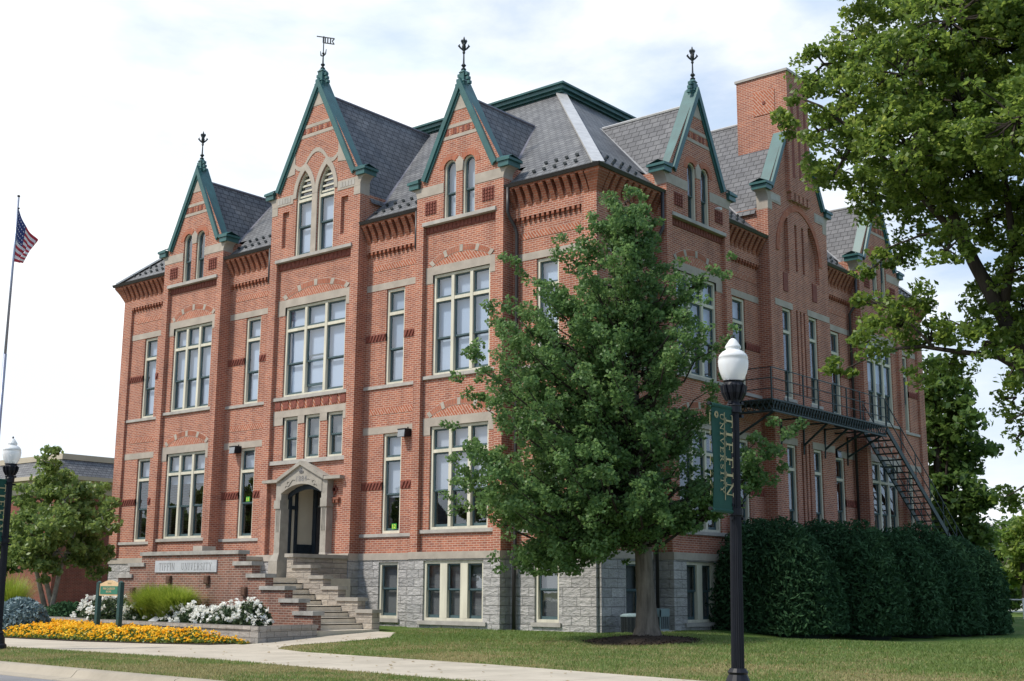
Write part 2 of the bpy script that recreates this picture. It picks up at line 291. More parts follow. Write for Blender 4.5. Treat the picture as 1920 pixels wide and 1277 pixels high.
M['bark_dark'] = simple('dark_bark', (0.050, 0.042, 0.036), 0.95, 0.4, 9, bump=0.8, bsc=14, spec=0.1, streak=True)
M['bark_birch'] = simple('pale_birch_bark', (0.30, 0.275, 0.235), 0.9, 0.4, 7, spec=0.1)
# ------------------------------------------------------------------ the school building
W, D = 23.1065, 23.05
bld = empty('school_building', (0, 0, 0))
tag(bld, 'large red brick school building with green trimmed pointed gables and slate roof', 'building')
I4 = Matrix.Identity(4)
FRONT = Matrix.Translation((-W, 0, 0)); SIDE = Matrix.Rotation(rad(90), 4, 'Z')
BACK = Matrix.Translation((0, D, 0)) @ Matrix.Rotation(rad(180), 4, 'Z')
WEST = Matrix.Translation((-W, D, 0)) @ Matrix.Rotation(rad(270), 4, 'Z')
ZB = -2.7                                   # foundations go below the lawn
wall = MB(); rock = MB(); stone = MB(); sills = MB(); corb = MB(); herr = MB(); terra = MB(); orange = MB(); gut = MB(); mortar = MB()

def panel(mb, Mx, outline, holes, d, reveal=0.14):
    bm = bmesh.new(); edges = []
    for lp in [outline]+holes:
        vs_ = [bm.verts.new((u, -d, z)) for u, z in lp]
        edges += [bm.edges.new((vs_[i], vs_[(i+1) % len(vs_)])) for i in range(len(vs_))]
    bmesh.ops.triangle_fill(bm, edges=edges, use_beauty=True, use_dissolve=False, normal=(0, -1, 0))
    bm.verts.index_update(); mb.M = Mx
    mb.add([v.co.copy() for v in bm.verts], [tuple(v.index for v in f.verts) for f in bm.faces]); bm.free()
    for lp in holes:
        n = len(lp)
        for i in range(n):
            (u0, z0), (u1, z1) = lp[i], lp[(i+1) % n]
            mb.add([(u0, -d, z0), (u1, -d, z1), (u1, -d+reveal, z1), (u0, -d+reveal, z0)], [(0, 1, 2, 3)])
def lbox(mb, Mx, u0, u1, d0, d1, z0, z1):
    mb.M = Mx; mb.box(u0, u1, -max(d0, d1), -min(d0, d1), z0, z1)
def rect(u0, u1, z0, z1): return [(u0, z0), (u1, z0), (u1, z1), (u0, z1)]
def opening(w, h, kind=None, rise=None, n=10, u=0, z=0):
    if not kind: return [(u-w/2, z), (u+w/2, z), (u+w/2, z+h), (u-w/2, z+h)]
    r = w/2
    if kind == 'round':
        s = h-r; return [(u-r, z), (u+r, z)]+[(u+r*math.cos(math.pi*k/(2*n)), z+s+r*math.sin(math.pi*k/(2*n))) for k in range(2*n+1)]
    R = (rise**2+r*r)/w; s = h-rise; a1 = math.asin(rise/R); pts = [(u-r, z), (u+r, z)]
    pts += [(u+r-R+R*math.cos(a1*k/n), z+s+R*math.sin(a1*k/n)) for k in range(n+1)]
    pts += [(u-r+R-R*math.cos(a1*(n-k)/n), z+s+R*math.sin(a1*(n-k)/n)) for k in range(1, n+1)]
    return pts
def ring(mb, o, i, y0, y1):
    n = len(o)
    for k in range(n):
        j = (k+1) % n; A = lambda p, y: (p[0], y, p[1])
        mb.add([A(o[k], y0), A(o[j], y0), A(i[j], y0), A(i[k], y0), A(i[k], y1), A(i[j], y1), A(o[k], y1), A(o[j], y1)],
               [(0, 1, 2, 3), (3, 2, 5, 4), (0, 6, 7, 1)])
wcache = {}
def win_meshes(key, w, h, mull=(), tr=None, meet=None, kind=None, rise=None, shade=1.0, shmat='shade', ft=0.085, lift=None, louver=False, mw=0.115):
    if key in wcache: return wcache[key]
    fr, sa, pa, sh, lv = MB(), MB(), MB(), MB(), MB()
    o = opening(w, h, kind, rise); 
    inn = opening(w-2*ft, h-2*ft if not kind else h-ft*1.25, kind, rise*(1-1.3*ft/w) if rise else None, u=0, z=ft if not kind else ft*0.5)
    ring(fr, o, inn, 0.055, 0.20)
    xs = [-w/2+ft]+[x for m in mull for x in (m-mw/2, m+mw/2)]+[w/2-ft]
    for m in mull: fr.box(m-mw/2, m+mw/2, 0.05, 0.20, ft, h-ft)
    z1 = h-ft
    if tr:
        for a in range(0, len(xs), 2): fr.box(xs[a], xs[a+1], 0.062, 0.19, tr-0.05, tr+0.05)
    def light(x0, x1, z0, z1, y, t=0.05, loop=None, bot=None):
        if loop is None:
            o = rect(x0, x1, z0, z1); i = rect(x0+t, x1-t, z0+(bot or t), z1-t)
        else: o, i = loop
        ring(sa, o, i, y, y+0.045); pa.add([(p[0], y+0.02, p[1]) for p in i], [tuple(range(len(i)))])
    for a in range(0, len(xs), 2):
        x0, x1 = xs[a], xs[a+1]; zt = (tr-0.05) if tr else z1
        if tr: light(x0, x1, tr+0.05, z1, 0.12, bot=0.07)
        zb = ft if not kind else ft*0.5
        up = lift if (lift and a == 2) else 0.0
        if meet:
            if kind == 'round':
                oo = opening(w-2*ft, h-ft*1.25-(meet-zb), kind, None, z=meet); ii = opening(w-2*ft-0.09, h-ft*1.25-(meet-zb)-0.09, kind, None, z=meet+0.045)
                light(0, 0, 0, 0, 0.11, loop=(oo, ii))
            else: light(x0, x1, meet, zt, 0.11, bot=0.05)
            light(x0, x1, zb+up, meet+up+0.02, 0.16, bot=0.085)
        else: light(x0, x1, zb, zt, 0.12)
    if louver:      # boarded louvre head above the transom of the pointed window
        for k in range(5):
            zz = tr+0.15+k*0.19; f = 1-max(0.0, (zz+0.05-(h-rise))/rise); ww = (w/2-ft)*min(1, f**0.62+0.04)
            if ww > 0.05: lv.box(-ww, ww, 0.10, 0.125, zz-0.032, zz+0.032)
    if shade > 0:
        if louver: sh.box(-w/2+0.02, w/2-0.02, 0.27, 0.275, 0.02, tr)
        elif kind: loop = opening(w-0.02, h-0.02, kind, rise, z=0.01); sh.add([(p[0], 0.27, p[1]) for p in loop], [tuple(range(len(loop)))])
        else:
            zb = h*(1-shade)
            sh.box(-w/2+0.02, w/2-0.02, 0.27, 0.275, max(zb, 0.02), h-0.02)
    wcache[key] = [(fr, 'window_frame', 'cream'), (sa, 'sash', 'teal'), (pa, 'pane', 'glass'), (sh, 'shade', shmat), (lv, 'louver', 'cream')]
    r = []
    for mbx, nm, mt in wcache[key]:
        if mbx.v:
            ob = mbx.build(nm, M[mt]); r.append((ob, nm)); 
    wcache[key] = [(ob.data, nm) for ob, nm in r]
    for ob, nm in r: bpy.data.objects.remove(ob)
    return wcache[key]
def window(Mx, u, d, z, meshes, label=None):
    e = empty('window', parent=bld); e.matrix_local = Mx @ Matrix.Translation((u, -d, z))
    if label: e['label'] = label
    for me, nm in meshes:
        o = bpy.data.objects.new(nm, me); C.objects.link(o); o.parent = e
    return e
def strip(mb, Mx, inner, outer, d):
    """band between two polylines of (u,z)"""
    mb.M = Mx
    for k in range(len(inner)-1):
        a, b, c_, e = inner[k], inner[k+1], outer[k+1], outer[k]
        mb.prism([(a[0], -d, a[1]), (b[0], -d, b[1]), (c_[0], -d, c_[1]), (e[0], -d, e[1])], [(a[0], -d+0.05, a[1]), (b[0], -d+0.05, b[1]), (c_[0], -d+0.05, c_[1]), (e[0], -d+0.05, e[1])])
def arc(uc, hw, z0, z1, n):      # circular arc through (uc±hw, z0) with crown z1
    s = z1-z0; R = (hw*hw+s*s)/(2*s); zc = z1-R; a = math.asin(hw/R)
    return [(uc+R*math.sin(-a+2*a*k/n), zc+R*math.cos(-a+2*a*k/n)) for k in range(n+1)]
def brick_arch(Mx, uc, hw, zl, d):
    """relieving arch over a triple window: voussoir ring with stone blocks, herringbone filling; zl = lintel top"""
    n = 40; o = arc(uc, hw+0.16, zl+0.13, zl+0.53, n); i = arc(uc, hw+0.02, zl, zl+0.31, n)
    lerp2 = lambda p, q, t: (p[0]+(q[0]-p[0])*t, p[1]+(q[1]-p[1])*t)
    for k in range(n):
        st = k in (0, 1, 9, 10, 19, 20, 29, 30, 38, 39)
        if st: strip(stone, Mx, i[k:k+2], o[k:k+2], d+0.024)
        else:
            i0, i1, o0, o1 = lerp2(i[k], i[k+1], .10), lerp2(i[k], i[k+1], .90), lerp2(o[k], o[k+1], .10), lerp2(o[k], o[k+1], .90)
            strip(orange, Mx, [lerp2(i0, o0, .07), lerp2(i1, o1, .07)], [lerp2(i0, o0, .93), lerp2(i1, o1, .93)], d+0.020)
    strip(mortar, Mx, i, o, d+0.012)
    herr.M = Mx; herr.prism([(p[0], -d-0.01, p[1]) for p in i], [(p[0], -d+0.05, p[1]) for p in i])

def stone_band(Mx, u0, u1, d, z0, z1, proud=0.012): lbox(stone, Mx, u0, u1, d-0.1, d+proud, z0, z1)
def narrow_bay(Mx, u0, u1, wu, side):
    """u0..u1 panel limits, wu window centre"""
    h = [opening(0.83, 3.14, u=wu, z=0.61), opening(0.83, 3.15, u=wu, z=5.31)]
    panel(wall, Mx, rect(u0, u1, 0, 9.84), h, 0.0)
    panel(wall, Mx, rect(u0, u1, 9.84, 10.78), [], 0.10)
    for z in (3.755, 8.47): stone_band(Mx, u0, u1, 0, z, z+0.225)
    for z in (0.50, 5.21): lbox(sills, Mx, u0, u1, -0.16, 0.05, z, z+0.10)
    for z in (1.98, 6.77):
        for a, b_ in ((u0, wu-0.415), (wu+0.415, u1)):
            lbox(terra, Mx, a, b_, -0.1, 0.018, z, z+0.24)
            k = a+0.06
            while k < b_-0.1:
                terra.M = Mx; terra.prism([(k, -0.02, z+0.02), (k+0.05, -0.02, z+0.02), (k+0.15, -0.02, z+0.22), (k+0.10, -0.02, z+0.22)], [(k+0.01, -0.05, z+0.03), (k+0.03, -0.05, z+0.03), (k+0.13, -0.05, z+0.21), (k+0.11, -0.05, z+0.21)]); k += 0.145
    m = 0.27
    for z in (4.37, 9.12): lbox(herr, Mx, u0+m, u1-0.12, -0.1, 0.012, z, z+0.20)
    # dentil course and flaring brick corbels under the gutter
    lbox(wall, Mx, u0, u1, 0.0, 0.10, 9.80, 9.84)
    n = max(4, int((u1-u0)/0.185)); s = (u1-u0)/n
    for k in range(n):
        lbox(corb, Mx, u0+k*s+0.02, u0+k*s+0.115, 0.0, 0.10, 9.70, 9.80); lbox(corb, Mx, u0+k*s+0.045, u0+k*s+0.09, 0.0, 0.07, 9.63, 9.70)
PROF = [(0.10, 10.08), (0.135, 10.16), (0.19, 10.27), (0.245, 10.38), (0.305, 10.48), (0.37, 10.575), (0.405, 10.64)]
def corbels(Mx, u0, u1):
    n = max(4, int(round((u1-u0)/0.305))); s = (u1-u0)/n; corb.M = Mx
    for k in range(n):
        a, b_ = u0+k*s+0.065, u0+(k+1)*s-0.065
        pr = [(0.05, 10.08)]+PROF+[(0.05, 10.64)]
        corb.prism([(a, -d_, z) for d_, z in pr], [(b_, -d_, z) for d_, z in pr])
    lbox(corb, Mx, u0, u1, 0.08, 0.40, 10.642, 10.70)
def facade(Mx, a, b, c, d, p, pc, side):
    full = 2*(a+b+c)+d
    edges = [0, a, a+b, a+b+c, a+b+c+d, a+b+2*c+d, a+2*b+2*c+d, full]
    # stone water table and rock faced foundation
    def found(u0, u1, dd, holes):
        panel(rock, Mx, rect(u0, u1, ZB, -0.21), holes, dd+0.03, 0.16)
    def ends(mb, u0, u1, dd, z0, z1, back=-0.05):        # returns of a projecting bay
        mb.M = Mx
        for u in (u0, u1): mb.quad((u, -dd, z0), (u, -back, z0), (u, -back, z1), (u, -dd, z1))
    # narrow bays
    for k, (u0, u1) in enumerate(((0.43, a), (edges[2], edges[3]), (edges[4], edges[5]), (edges[6], full-0.43))):
        wu = (u0+u1)/2+(0.0 if k in (1, 2) else 0.0)
        if k == 0: wu = 0.43+(a-0.43)/2
        narrow_bay(Mx, u0, u1, wu, side)
        f0, f1 = (-0.13 if k == 0 else u0), (full+0.13 if k == 3 else u1)
        bw = opening(0.86, 1.70, u=wu, z=-1.975)
        if side and k in (1, 2): found(f0, f1, 0, [])
        else:
            found(f0, f1, 0, [bw]); window(Mx, wu, 0.03, -1.975, win_meshes('base', 0.86, 1.70, meet=0.88, shade=1.0, shmat='slats'))
            lbox(sills, Mx, wu-0.52, wu+0.52, -0.1, 0.09, -2.085, -1.975)
        lbox(stone, Mx, u0 if k else -0.15, u1 if k < 3 else full+0.15, -0.1, 0.05, -0.21, 0.0)
        # windows
        for fl, z in ((0, 0.61), (1, 5.31)):
            if side: ms = win_meshes('narrow_side%d' % fl, 0.83, 3.14, tr=2.33, meet=1.17, shade=0.30 if fl else 0.0, shmat='shade_grey')
            elif fl: ms = win_meshes('narrow_up', 0.83, 3.14, tr=2.33, meet=1.15, shade=1.0)
            elif k >= 2: ms = win_meshes('narrow_low', 0.83, 3.14, tr=2.33, meet=1.20, shade=0.64, shmat='shade_grey')
            else: ms = win_meshes('narrow_low_dark', 0.83, 3.14, tr=2.33, meet=1.20, shade=0.28, shmat='shade_grey')
            window(Mx, wu, 0.0, z, ms)
        g0, g1 = (-0.40 if k == 0 else u0), (full+0.40 if k == 3 else u1)
        corbels(Mx, u0 if k else 0.10, u1 if k < 3 else full-0.10)
        gut.M = Mx
        e0, e1 = (-0.49 if k == 0 else u0), (full+0.49 if k == 3 else u1)
        i0, i1 = (-0.34 if k == 0 else u0), (full+0.34 if k == 3 else u1)
        gut.prism([(i0, -0.34, 10.70), (e0+0.02*(k == 0), -0.44, 10.69), (e0, -0.49, 10.79), (i0, -0.34, 10.79)], [(i1, -0.34, 10.70), (e1-0.02*(k == 3), -0.44, 10.69), (e1, -0.49, 10.79), (i1, -0.34, 10.79)])
    # the two gabled bays
    for u0, u1 in ((edges[1], edges[2]), (edges[5], edges[6])):
        uc = (u0+u1)/2; pw = 0.30; pan = p-0.15; hw = b/2
        h1, h2 = opening(2.34, 3.11, u=uc, z=0.65), opening(2.34, 3.18, u=uc, z=5.32)
        panel(wall, Mx, rect(u0+pw, u1-pw, 0, 10.09), [h1, h2], pan)
        for s0, s1 in ((u0, u0+pw), (u1-pw, u1)): lbox(wall, Mx, s0, s1, pan-0.1, p, 0, 10.09)
        ends(wall, u0, u1, pan-0.1, 0, 10.09, -0.05); ends(wall, u0, u1, p, 10.09, 11.45, -0.4)
        sm = 0.39; hs = [opening(0.52, 1.94, 'round', u=uc+s, z=10.12) for s in (-sm, sm)]
        panel(wall, Mx, [(u0, 10.09), (u1, 10.09), (u1, 11.42), (uc+0.02, 14.55), (uc-0.02, 14.55), (u0, 11.42)], hs, p)
        lbox(sills, Mx, u0+pw-0.02, u1-pw+0.02, p-0.2, p+0.05, 10.08, 10.19)
        lbox(terra, Mx, u0+pw, u1-pw, pan-0.05, pan+0.03, 9.86, 10.08)
        k = u0+pw+0.05
        while k < u1-pw-0.1: lbox(terra, Mx, k, k+0.11, pan, pan+0.045, 9.89, 10.06); k += 0.16
        for z, zt in ((0.55, 3.76), (5.22, 8.50)):
            lbox(sills, Mx, u0+pw, u1-pw, pan-0.2, pan+0.07, z, z+0.10)
            lbox(stone, Mx, u0+pw+0.02, u1-pw-0.02, pan-0.1, pan+0.015, zt, zt+0.27)
            for s0, s1 in ((u0+pw+0.02, uc-1.17), (uc+1.17, u1-pw-0.02)): lbox(stone, Mx, s0, s1, pan-0.1, pan+0.015, zt-0.26, zt)
            brick_arch(Mx, uc, 1.17, zt+0.27, pan)
        sf = 'side' if side else 'front'
        window(Mx, uc, pan, 0.65, win_meshes('tri_low_'+sf+('r' if u0 > full/2 else 'l'), 2.34, 3.11, mull=(-0.385, 0.385), tr=2.36, meet=1.15, shade=0.0 if side else (0.62 if u0 > full/2 else 0.36), shmat='shade_grey'))
        window(Mx, uc, pan, 5.32, win_meshes('tri_up_'+sf, 2.34, 3.18, mull=(-0.385, 0.385), tr=2.37, meet=1.15, shade=0.5 if side else 1.0))
        for s in (-sm, sm):
            window(Mx, uc+s, p, 10.12, win_meshes('round_'+sf, 0.52, 1.94, meet=0.86, kind='round', shade=0 if side else 1.0, shmat='shade_grey', ft=0.06))
            ri = opening(0.52, 1.94, 'round', u=uc+s, z=10.12)[2:]; ro = opening(0.92, 2.14, 'round', u=uc+s, z=10.12)[2:]
            half = [q for q in range(len(ri)) if (ro[q][0]-uc)*s > -1e-6 and abs(ro[q][0]-uc) > 0.06]
            strip(orange, Mx, [ri[q] for q in half], [ro[q] for q in half], p+0.012)
        stone.M = Mx; stone.prism([(uc-0.13, -p-0.014, 11.62), (uc+0.13, -p-0.014, 11.62), (uc+0.16, -p-0.014, 11.95), (uc, -p-0.014, 12.12), (uc-0.16, -p-0.014, 11.95)], [(uc-0.13, -p+0.05, 11.62), (uc+0.13, -p+0.05, 11.62), (uc+0.16, -p+0.05, 11.95), (uc, -p+0.05, 12.12), (uc-0.16, -p+0.05, 11.95)])
        for s in (-1, 1):
            x0, x1 = sorted((uc+s*0.652, uc+s*(hw+0.002))); lbox(stone, Mx, x0, x1, p-0.42, p+0.014, 11.05, 11.37)
            x0, x1 = sorted((uc+s*0.95, uc+s*1.43)); lbox(terra, Mx, x0, x1, p-0.1, p+0.012, 10.43, 10.87)
            for i in range(4):
                for j in range(4):
                    lbox(terra, Mx, x0+0.03+i*0.113, x0+0.10+i*0.113, p, p+0.04, 10.455+j*0.105, 10.52+j*0.105)
        gable_trim(Mx, uc, hw, p, 11.38, 14.68, 14.13, 1.97, [(12.74, 12.85), (13.10, 13.20)], 13.64, side)
        # foundation with a triple window
        hb = opening(2.36, 1.73, u=uc, z=-1.99)
        found(u0-0.01, u1+0.01, p, [hb]); ends(rock, u0-0.01, u1+0.01, p+0.03, ZB, -0.21); lbox(stone, Mx, u0-0.02, u1+0.02, 0.0, p+0.052, -0.208, 0.002)
        lbox(sills, Mx, uc-1.33, uc+1.33, p-0.15, p+0.10, -2.10, -1.99)
        window(Mx, uc, p+0.03, -1.99, win_meshes('tri_base', 2.36, 1.73, mull=(-0.40, 0.40), meet=0.88, shade=1.0, shmat='slats', mw=0.28))
    return edges
gables = []
def gable_trim(Mx, uc, hw, p, ze, za, zr, sl, bands, ztri, side, chim=None):
    """stone bands, kneelers, green raking coping with return boxes, finial and the slate dormer behind"""
    inner = lambda z: max(0.02, (za-0.32-z)/sl)
    stone.M = Mx
    for z0, z1 in bands: stone.prism([(uc-inner(z0), -p-0.012, z0), (uc+inner(z0), -p-0.012, z0), (uc+inner(z1), -p-0.012, z1), (uc-inner(z1), -p-0.012, z1)], [(uc-inner(z0), -p+0.05, z0), (uc+inner(z0), -p+0.05, z0), (uc+inner(z1), -p+0.05, z1), (uc-inner(z1), -p+0.05, z1)])
    if bands:
        z0, z1 = bands[0][1]+0.03, bands[1][0]-0.03; x = -inner(z1)+0.08
        i = 0
        while x < inner(z1)-0.1: lbox(orange if i % 2 else terra, Mx, uc+x, uc+x+0.09, p-0.05, p+0.012, z0, z1); x += 0.115 if i % 3 else 0.21; i += 1
    if ztri:
        zt = za-0.36; iw = inner(ztri)
        stone.prism([(uc-iw, -p-0.014, ztri), (uc+iw, -p-0.014, ztri), (uc, -p-0.014, zt+0.12)], [(uc-iw, -p+0.05, ztri), (uc+iw, -p+0.05, ztri), (uc, -p+0.05, zt+0.12)])
    cop = MB(Mx); d0, d1 = p+0.10, p-0.42; ex = (za-ze-0.22)/sl
    for s in (-1, 1):
        # section: broad sloping top, thin front fascia
        lo, hi = (uc+s*ex, ze+0.22), (uc, za)
        nx, nz = s*sl/math.hypot(1, sl), 1/math.hypot(1, sl)
        t = 0.16; off = lambda q, e: (q[0]-nx*e, q[1]-nz*e)
        A = [lo, hi, (uc, za-t/nz), off(lo, t)]
        if chim: 
            k = chim/ex; hi2 = (uc+s*chim, za-chim*sl); A = [lo, hi2, off(hi2, t), off(lo, t)]
        cop.prism([(q[0], -d0, q[1]) for q in A], [(q[0], -d1, q[1]) for q in A])
        B = [off(q, t) for q in A[:2]]+[off(q, t+0.07) for q in A[:2]][::-1]
        if not chim: B[1] = (uc, za-t/nz); B[2] = (uc, za-(t+0.07)/nz)
        cop.prism([(q[0], -d0+0.05, q[1]) for q in B], [(q[0], -d1+0.05, q[1]) for q in B])
        # return box with a little pitched lid
        x0, x1 = sorted((uc+s*(hw-0.14), uc+s*(hw+0.27)))
        cop.box(x0, x1, -p-0.11, -p+0.46, ze-0.02, ze+0.14); xa, xb = sorted((uc+s*(hw-0.16), uc+s*(hw+0.33)))
        cop.box(xa, xb, -p-0.15, -p+0.50, ze+0.14, ze+0.22)
        cop.prism([(uc+s*(hw+0.33), -p-0.15, ze+0.22), (uc+s*(hw-0.16), -p-0.15, ze+0.22), (uc+s*(hw-0.16), -p-0.15, ze+0.26)], [(uc+s*(hw+0.20), -p+0.17, ze+0.38), (uc+s*(hw-0.16), -p+0.17, ze+0.38), (uc+s*(hw-0.16), -p+0.17, ze+0.42)])
        cop.prism([(uc+s*(hw+0.33), -p+0.50, ze+0.22), (uc+s*(hw-0.16), -p+0.50, ze+0.22), (uc+s*(hw-0.16), -p+0.50, ze+0.26)], [(uc+s*(hw+0.20), -p+0.17, ze+0.38), (uc+s*(hw-0.16), -p+0.17, ze+0.38), (uc+s*(hw-0.16), -p+0.17, ze+0.42)])
        # curved stone kneeler
        pr = [(hw-0.02, ze-0.34)]+[(hw+0.25*(1-math.cos(a))+0.0, ze-0.34+0.32*math.sin(a)) for a in [k*math.pi/2/6 for k in range(7)]]+[(hw-0.02, ze-0.02)]
        kn = [(uc+s*q[0], q[1]) for q in pr]; stone.M = Mx; stone.prism([(q[0], -p-0.012, q[1]) for q in kn], [(q[0], -p+0.40, q[1]) for q in kn])
    cop.build('gable_coping', M['green'], bld)
    # slate dormer roof running back into the main roof
    y1 = (zr-10.75)/0.926-0.30+0.25; he = hw+0.10; zeave = zr-sl*he
    dr = MB(Mx)
    for s in (-1, 1): dr.quad((uc, p*0-0.02, zr), (uc+s*he, -0.02, zeave), (uc+s*he, y1+0.9, zeave), (uc, y1+0.9, zr))
    ro = dr.build('dormer_roof', M['slate_dormer'], roof)
    rd = MB(Mx); rd.M = Mx; rd.tube([(uc, 0.0, zr+0.02), (uc, y1-0.42, zr+0.02)], 0.055, 6)
    # valleys: where dormer slope meets the roof plane
    for s in (-1, 1):
        P = []
        for k in range(2):
            x = (0.0, min(he-0.02, (zr-10.98)/sl))[k]; z = zr-sl*x; y = (z-10.75)/0.926-0.36
            P.append((uc+s*x, y-0.02, z+0.03))
        rd.bar(P[0], P[1], 0.16, 0.03)
    rd.build('roof_flashing', M['flash'] if side else M['valley'], roof)
    if chim is None: finial(Mx, uc, p, za, zr > 15)
def finial(Mx, uc, p, za, vane):
    f = MB(); k = 1.25 if vane else 1.0
    base = [(0.17*k, -0.30), (0.17*k, -0.12), (0.20*k, -0.10), (0.13*k, -0.02), (0.13*k, 0.20*k), (0.16*k, 0.22*k), (0.07, 0.32*k)]
    n = 4; vs_ = []
    for r_, z in base: vs_ += [(r_*math.cos(math.pi/4+math.pi/2*q), r_*math.sin(math.pi/4+math.pi/2*q), z) for q in range(4)]
    f.add(vs_, [(i*4+q, i*4+(q+1) % 4, (i+1)*4+(q+1) % 4, (i+1)*4+q) for i in range(len(base)-1) for q in range(4)])
    for s in (-1, 1):
        for q in range(3): f.box(s*0.16*k-0.05+s*q*0.045, s*0.16*k+0.05+s*q*0.045, -0.06, 0.06, 0.10-q*0.15, 0.20-q*0.15)
    e = f.build('finial', M['green'], bld); e.matrix_local = Mx @ Matrix.Translation((uc, -p+0.12, za-0.02))
    g = MB(); zt = 0.3*k
    prof = [(0.03, zt), (0.09, zt+0.04), (0.03, zt+0.10), (0.085, zt+0.17), (0.03, zt+0.24), (0.022, zt+0.55), (0.05, zt+0.60), (0.02, zt+0.66)]
    g.lathe(prof, 8)
    if vane:
        g.lathe([(0.02, zt+0.5), (0.018, zt+1.25)], 6)
        for s in (-1, 1): g.tube([(0, 0, zt+0.50), (s*0.12, 0, zt+0.55), (s*0.15, 0, zt+0.72)], [0.03, 0.025, 0.012], 6)
        # pierced weather vane, turned a little to the wind
        R = lambda x, z: (x*0.94, x*0.34, zt+0.88+z-x*0.28)
        for a_, b_ in (((-0.28, 0.33), (0.42, 0.33)), ((-0.02, 0.12), (0.42, 0.12)), ((-0.02, 0.12), (-0.02, 0.33)), ((0.16, 0.12), (0.16, 0.33)), ((0.42, 0.12), (0.34, 0.22)), ((0.34, 0.22), (0.42, 0.33)), ((0.27, 0.12), (0.27, 0.33)), ((0.06, 0.12), (0.06, 0.33))):
            g.bar(R(*a_), R(*b_), 0.032, 0.032)
    else:
        g.lathe([(0.02, zt+0.5), (0.02, zt+1.0)], 6)
        for q in range(4):
            a_ = math.pi/2*q+math.pi/4; cx, sy = math.cos(a_), math.sin(a_)
            for zz, rr in ((zt+0.80, 0.165), (zt+0.97, 0.075)):
                g.tube([(0, 0, zz-0.14), (cx*rr*0.6, sy*rr*0.6, zz-0.05), (cx*rr, sy*rr, zz+0.03), (cx*rr*0.8, sy*rr*0.8, zz+0.08)], [0.022, 0.03, 0.034, 0.012], 6)
        g.lathe([(0.03, zt+0.60), (0.068, zt+0.80), (0.035, zt+0.95), (0.05, zt+1.0), (0.012, zt+1.14)], 8)
    s_ = g.build('finial_spire', M['iron'], e)
    return e

# ---- main hipped roof
roof = MB()
e, k, ze, zt = 0.36, 5.40, 10.77, 16.18
A0, A1 = (-W-e, -e), (e, D+e); B0, B1 = (-W+k, k), (-k, D-k)
sl_ = (zt-ze)/(k+e)
def strips(P, ranges, cut):      # P(u, t): t = distance in from the eave
    for u0, u1, t0 in ranges: roof.quad(P(u0, t0), P(u1, t0), P(u1, k+e), P(u0, k+e))
def hipface(Mx, L, bays):
    roof.M = Mx; tz = lambda t: ze+t*sl_
    # strips between the bays start at the eave, behind the gables further in; hips cut the ends
    def pt(u, t): return (u, -e+t, tz(t))
    cuts = [-e]+[x for g in bays for x in g]+[L+e]
    for i in range(len(cuts)-1):
        u0, u1 = cuts[i], cuts[i+1]; t0 = 0 if i % 2 == 0 else 0.95
        lo = lambda u: max(t0, 0)
        us = sorted(set([u0, u1]+[x for x in (k, L-k) if u0 < x < u1]))
        for a_, b_ in zip(us[:-1], us[1:]):
            tt = lambda u: min(k+e, u+e, L+e-u)
            ta, tb = tt(a_), tt(b_)
            pts = [pt(a_, min(t0, ta)), pt(b_, min(t0, tb)), pt(b_, tb), pt(a_, ta)]
            q = [pts[0]]
            for x in pts[1:]:
                if (Vector(x)-Vector(q[-1])).length > 1e-4: q.append(x)
            if (Vector(q[0])-Vector(q[-1])).length < 1e-4: q.pop()
            if len(q) > 2: roof.quad(*q)
fa = dict(a=3.0466, b=3.5836, c=2.6724, d=W-2*(3.0466+3.5836+2.6724), p=0.4811, pc=0.4556)
sa_ = dict(a=2.9557, b=3.7072, c=2.6554, d=D-2*(2.9557+3.7072+2.6554), p=0.4926, pc=0.4794)
def bays_of(q): 
    a, b, c, d = q['a'], q['b'], q['c'], q['d']; return [(a, a+b), (a+b+c, a+b+c+d), (a+b+2*c+d, a+2*b+2*c+d)]
hipface(FRONT, W, bays_of(fa)); hipface(SIDE, D, bays_of(sa_)); hipface(BACK, W, []); hipface(WEST, D, [])
roof.M = None; roof.quad((B0[0], B0[1], zt), (B1[0], B0[1], zt), (B1[0], B1[1], zt), (B0[0], B1[1], zt))
roof = roof.build('roof', M['slate'], bld)
cn = MB()
for q0, q1, z0, z1 in ((0.04, 0.5, 16.06, 16.17), (0.14, 0.5, 16.17, 16.27), (0.26, 0.5, 16.27, 16.40), (0.34, 6.0, 16.40, 16.47)):
    x0, x1, y0, y1 = B0[0]-q0, B1[0]+q0, B0[1]-q0, B1[1]+q0
    cn.box(x0, x1, y0, y0+q0+0.5, z0, z1); cn.box(x0, x1, y1-q0-0.5, y1, z0, z1); cn.box(x0, x0+q0+0.5, y0+q0+0.5, y1-q0-0.5, z0, z1); cn.box(x1-q0-0.5, x1, y0+q0+0.5, y1-q0-0.5, z0, z1)
cn.build('roof_cornice', M['green'], roof)
fl = MB(); hipl = lambda P, Q: fl.bar(P, Q, 0.34, 0.05)
fl.bar((e, -e, ze+0.04), (-k, k, zt), 0.36, 0.06); fl.bar((-W-e, -e, ze+0.04), (-W+k, k, zt), 0.30, 0.06); fl.bar((e, D+e, ze+0.04), (-k, D-k, zt), 0.30, 0.06)
FLASH = fl
sg = MB()        # snow guards
def guards(Mx, rr):
    sg.M = Mx
    for u0, u1 in rr:
        n = int((u1-u0)/0.42)
        for i in range(n):
            for row in range(2):
                u = u0+0.28+(u1-u0-0.4)*(i+0.5*row)/n; t = 0.38+0.34*row; z = ze+t*sl_
                sg.box(u-0.035, u+0.035, -e+t-0.03, -e+t+0.03, z, z+0.07); sg.box(u-0.06, u+0.06, -e+t-0.045, -e+t-0.03, z+0.03, z+0.10)
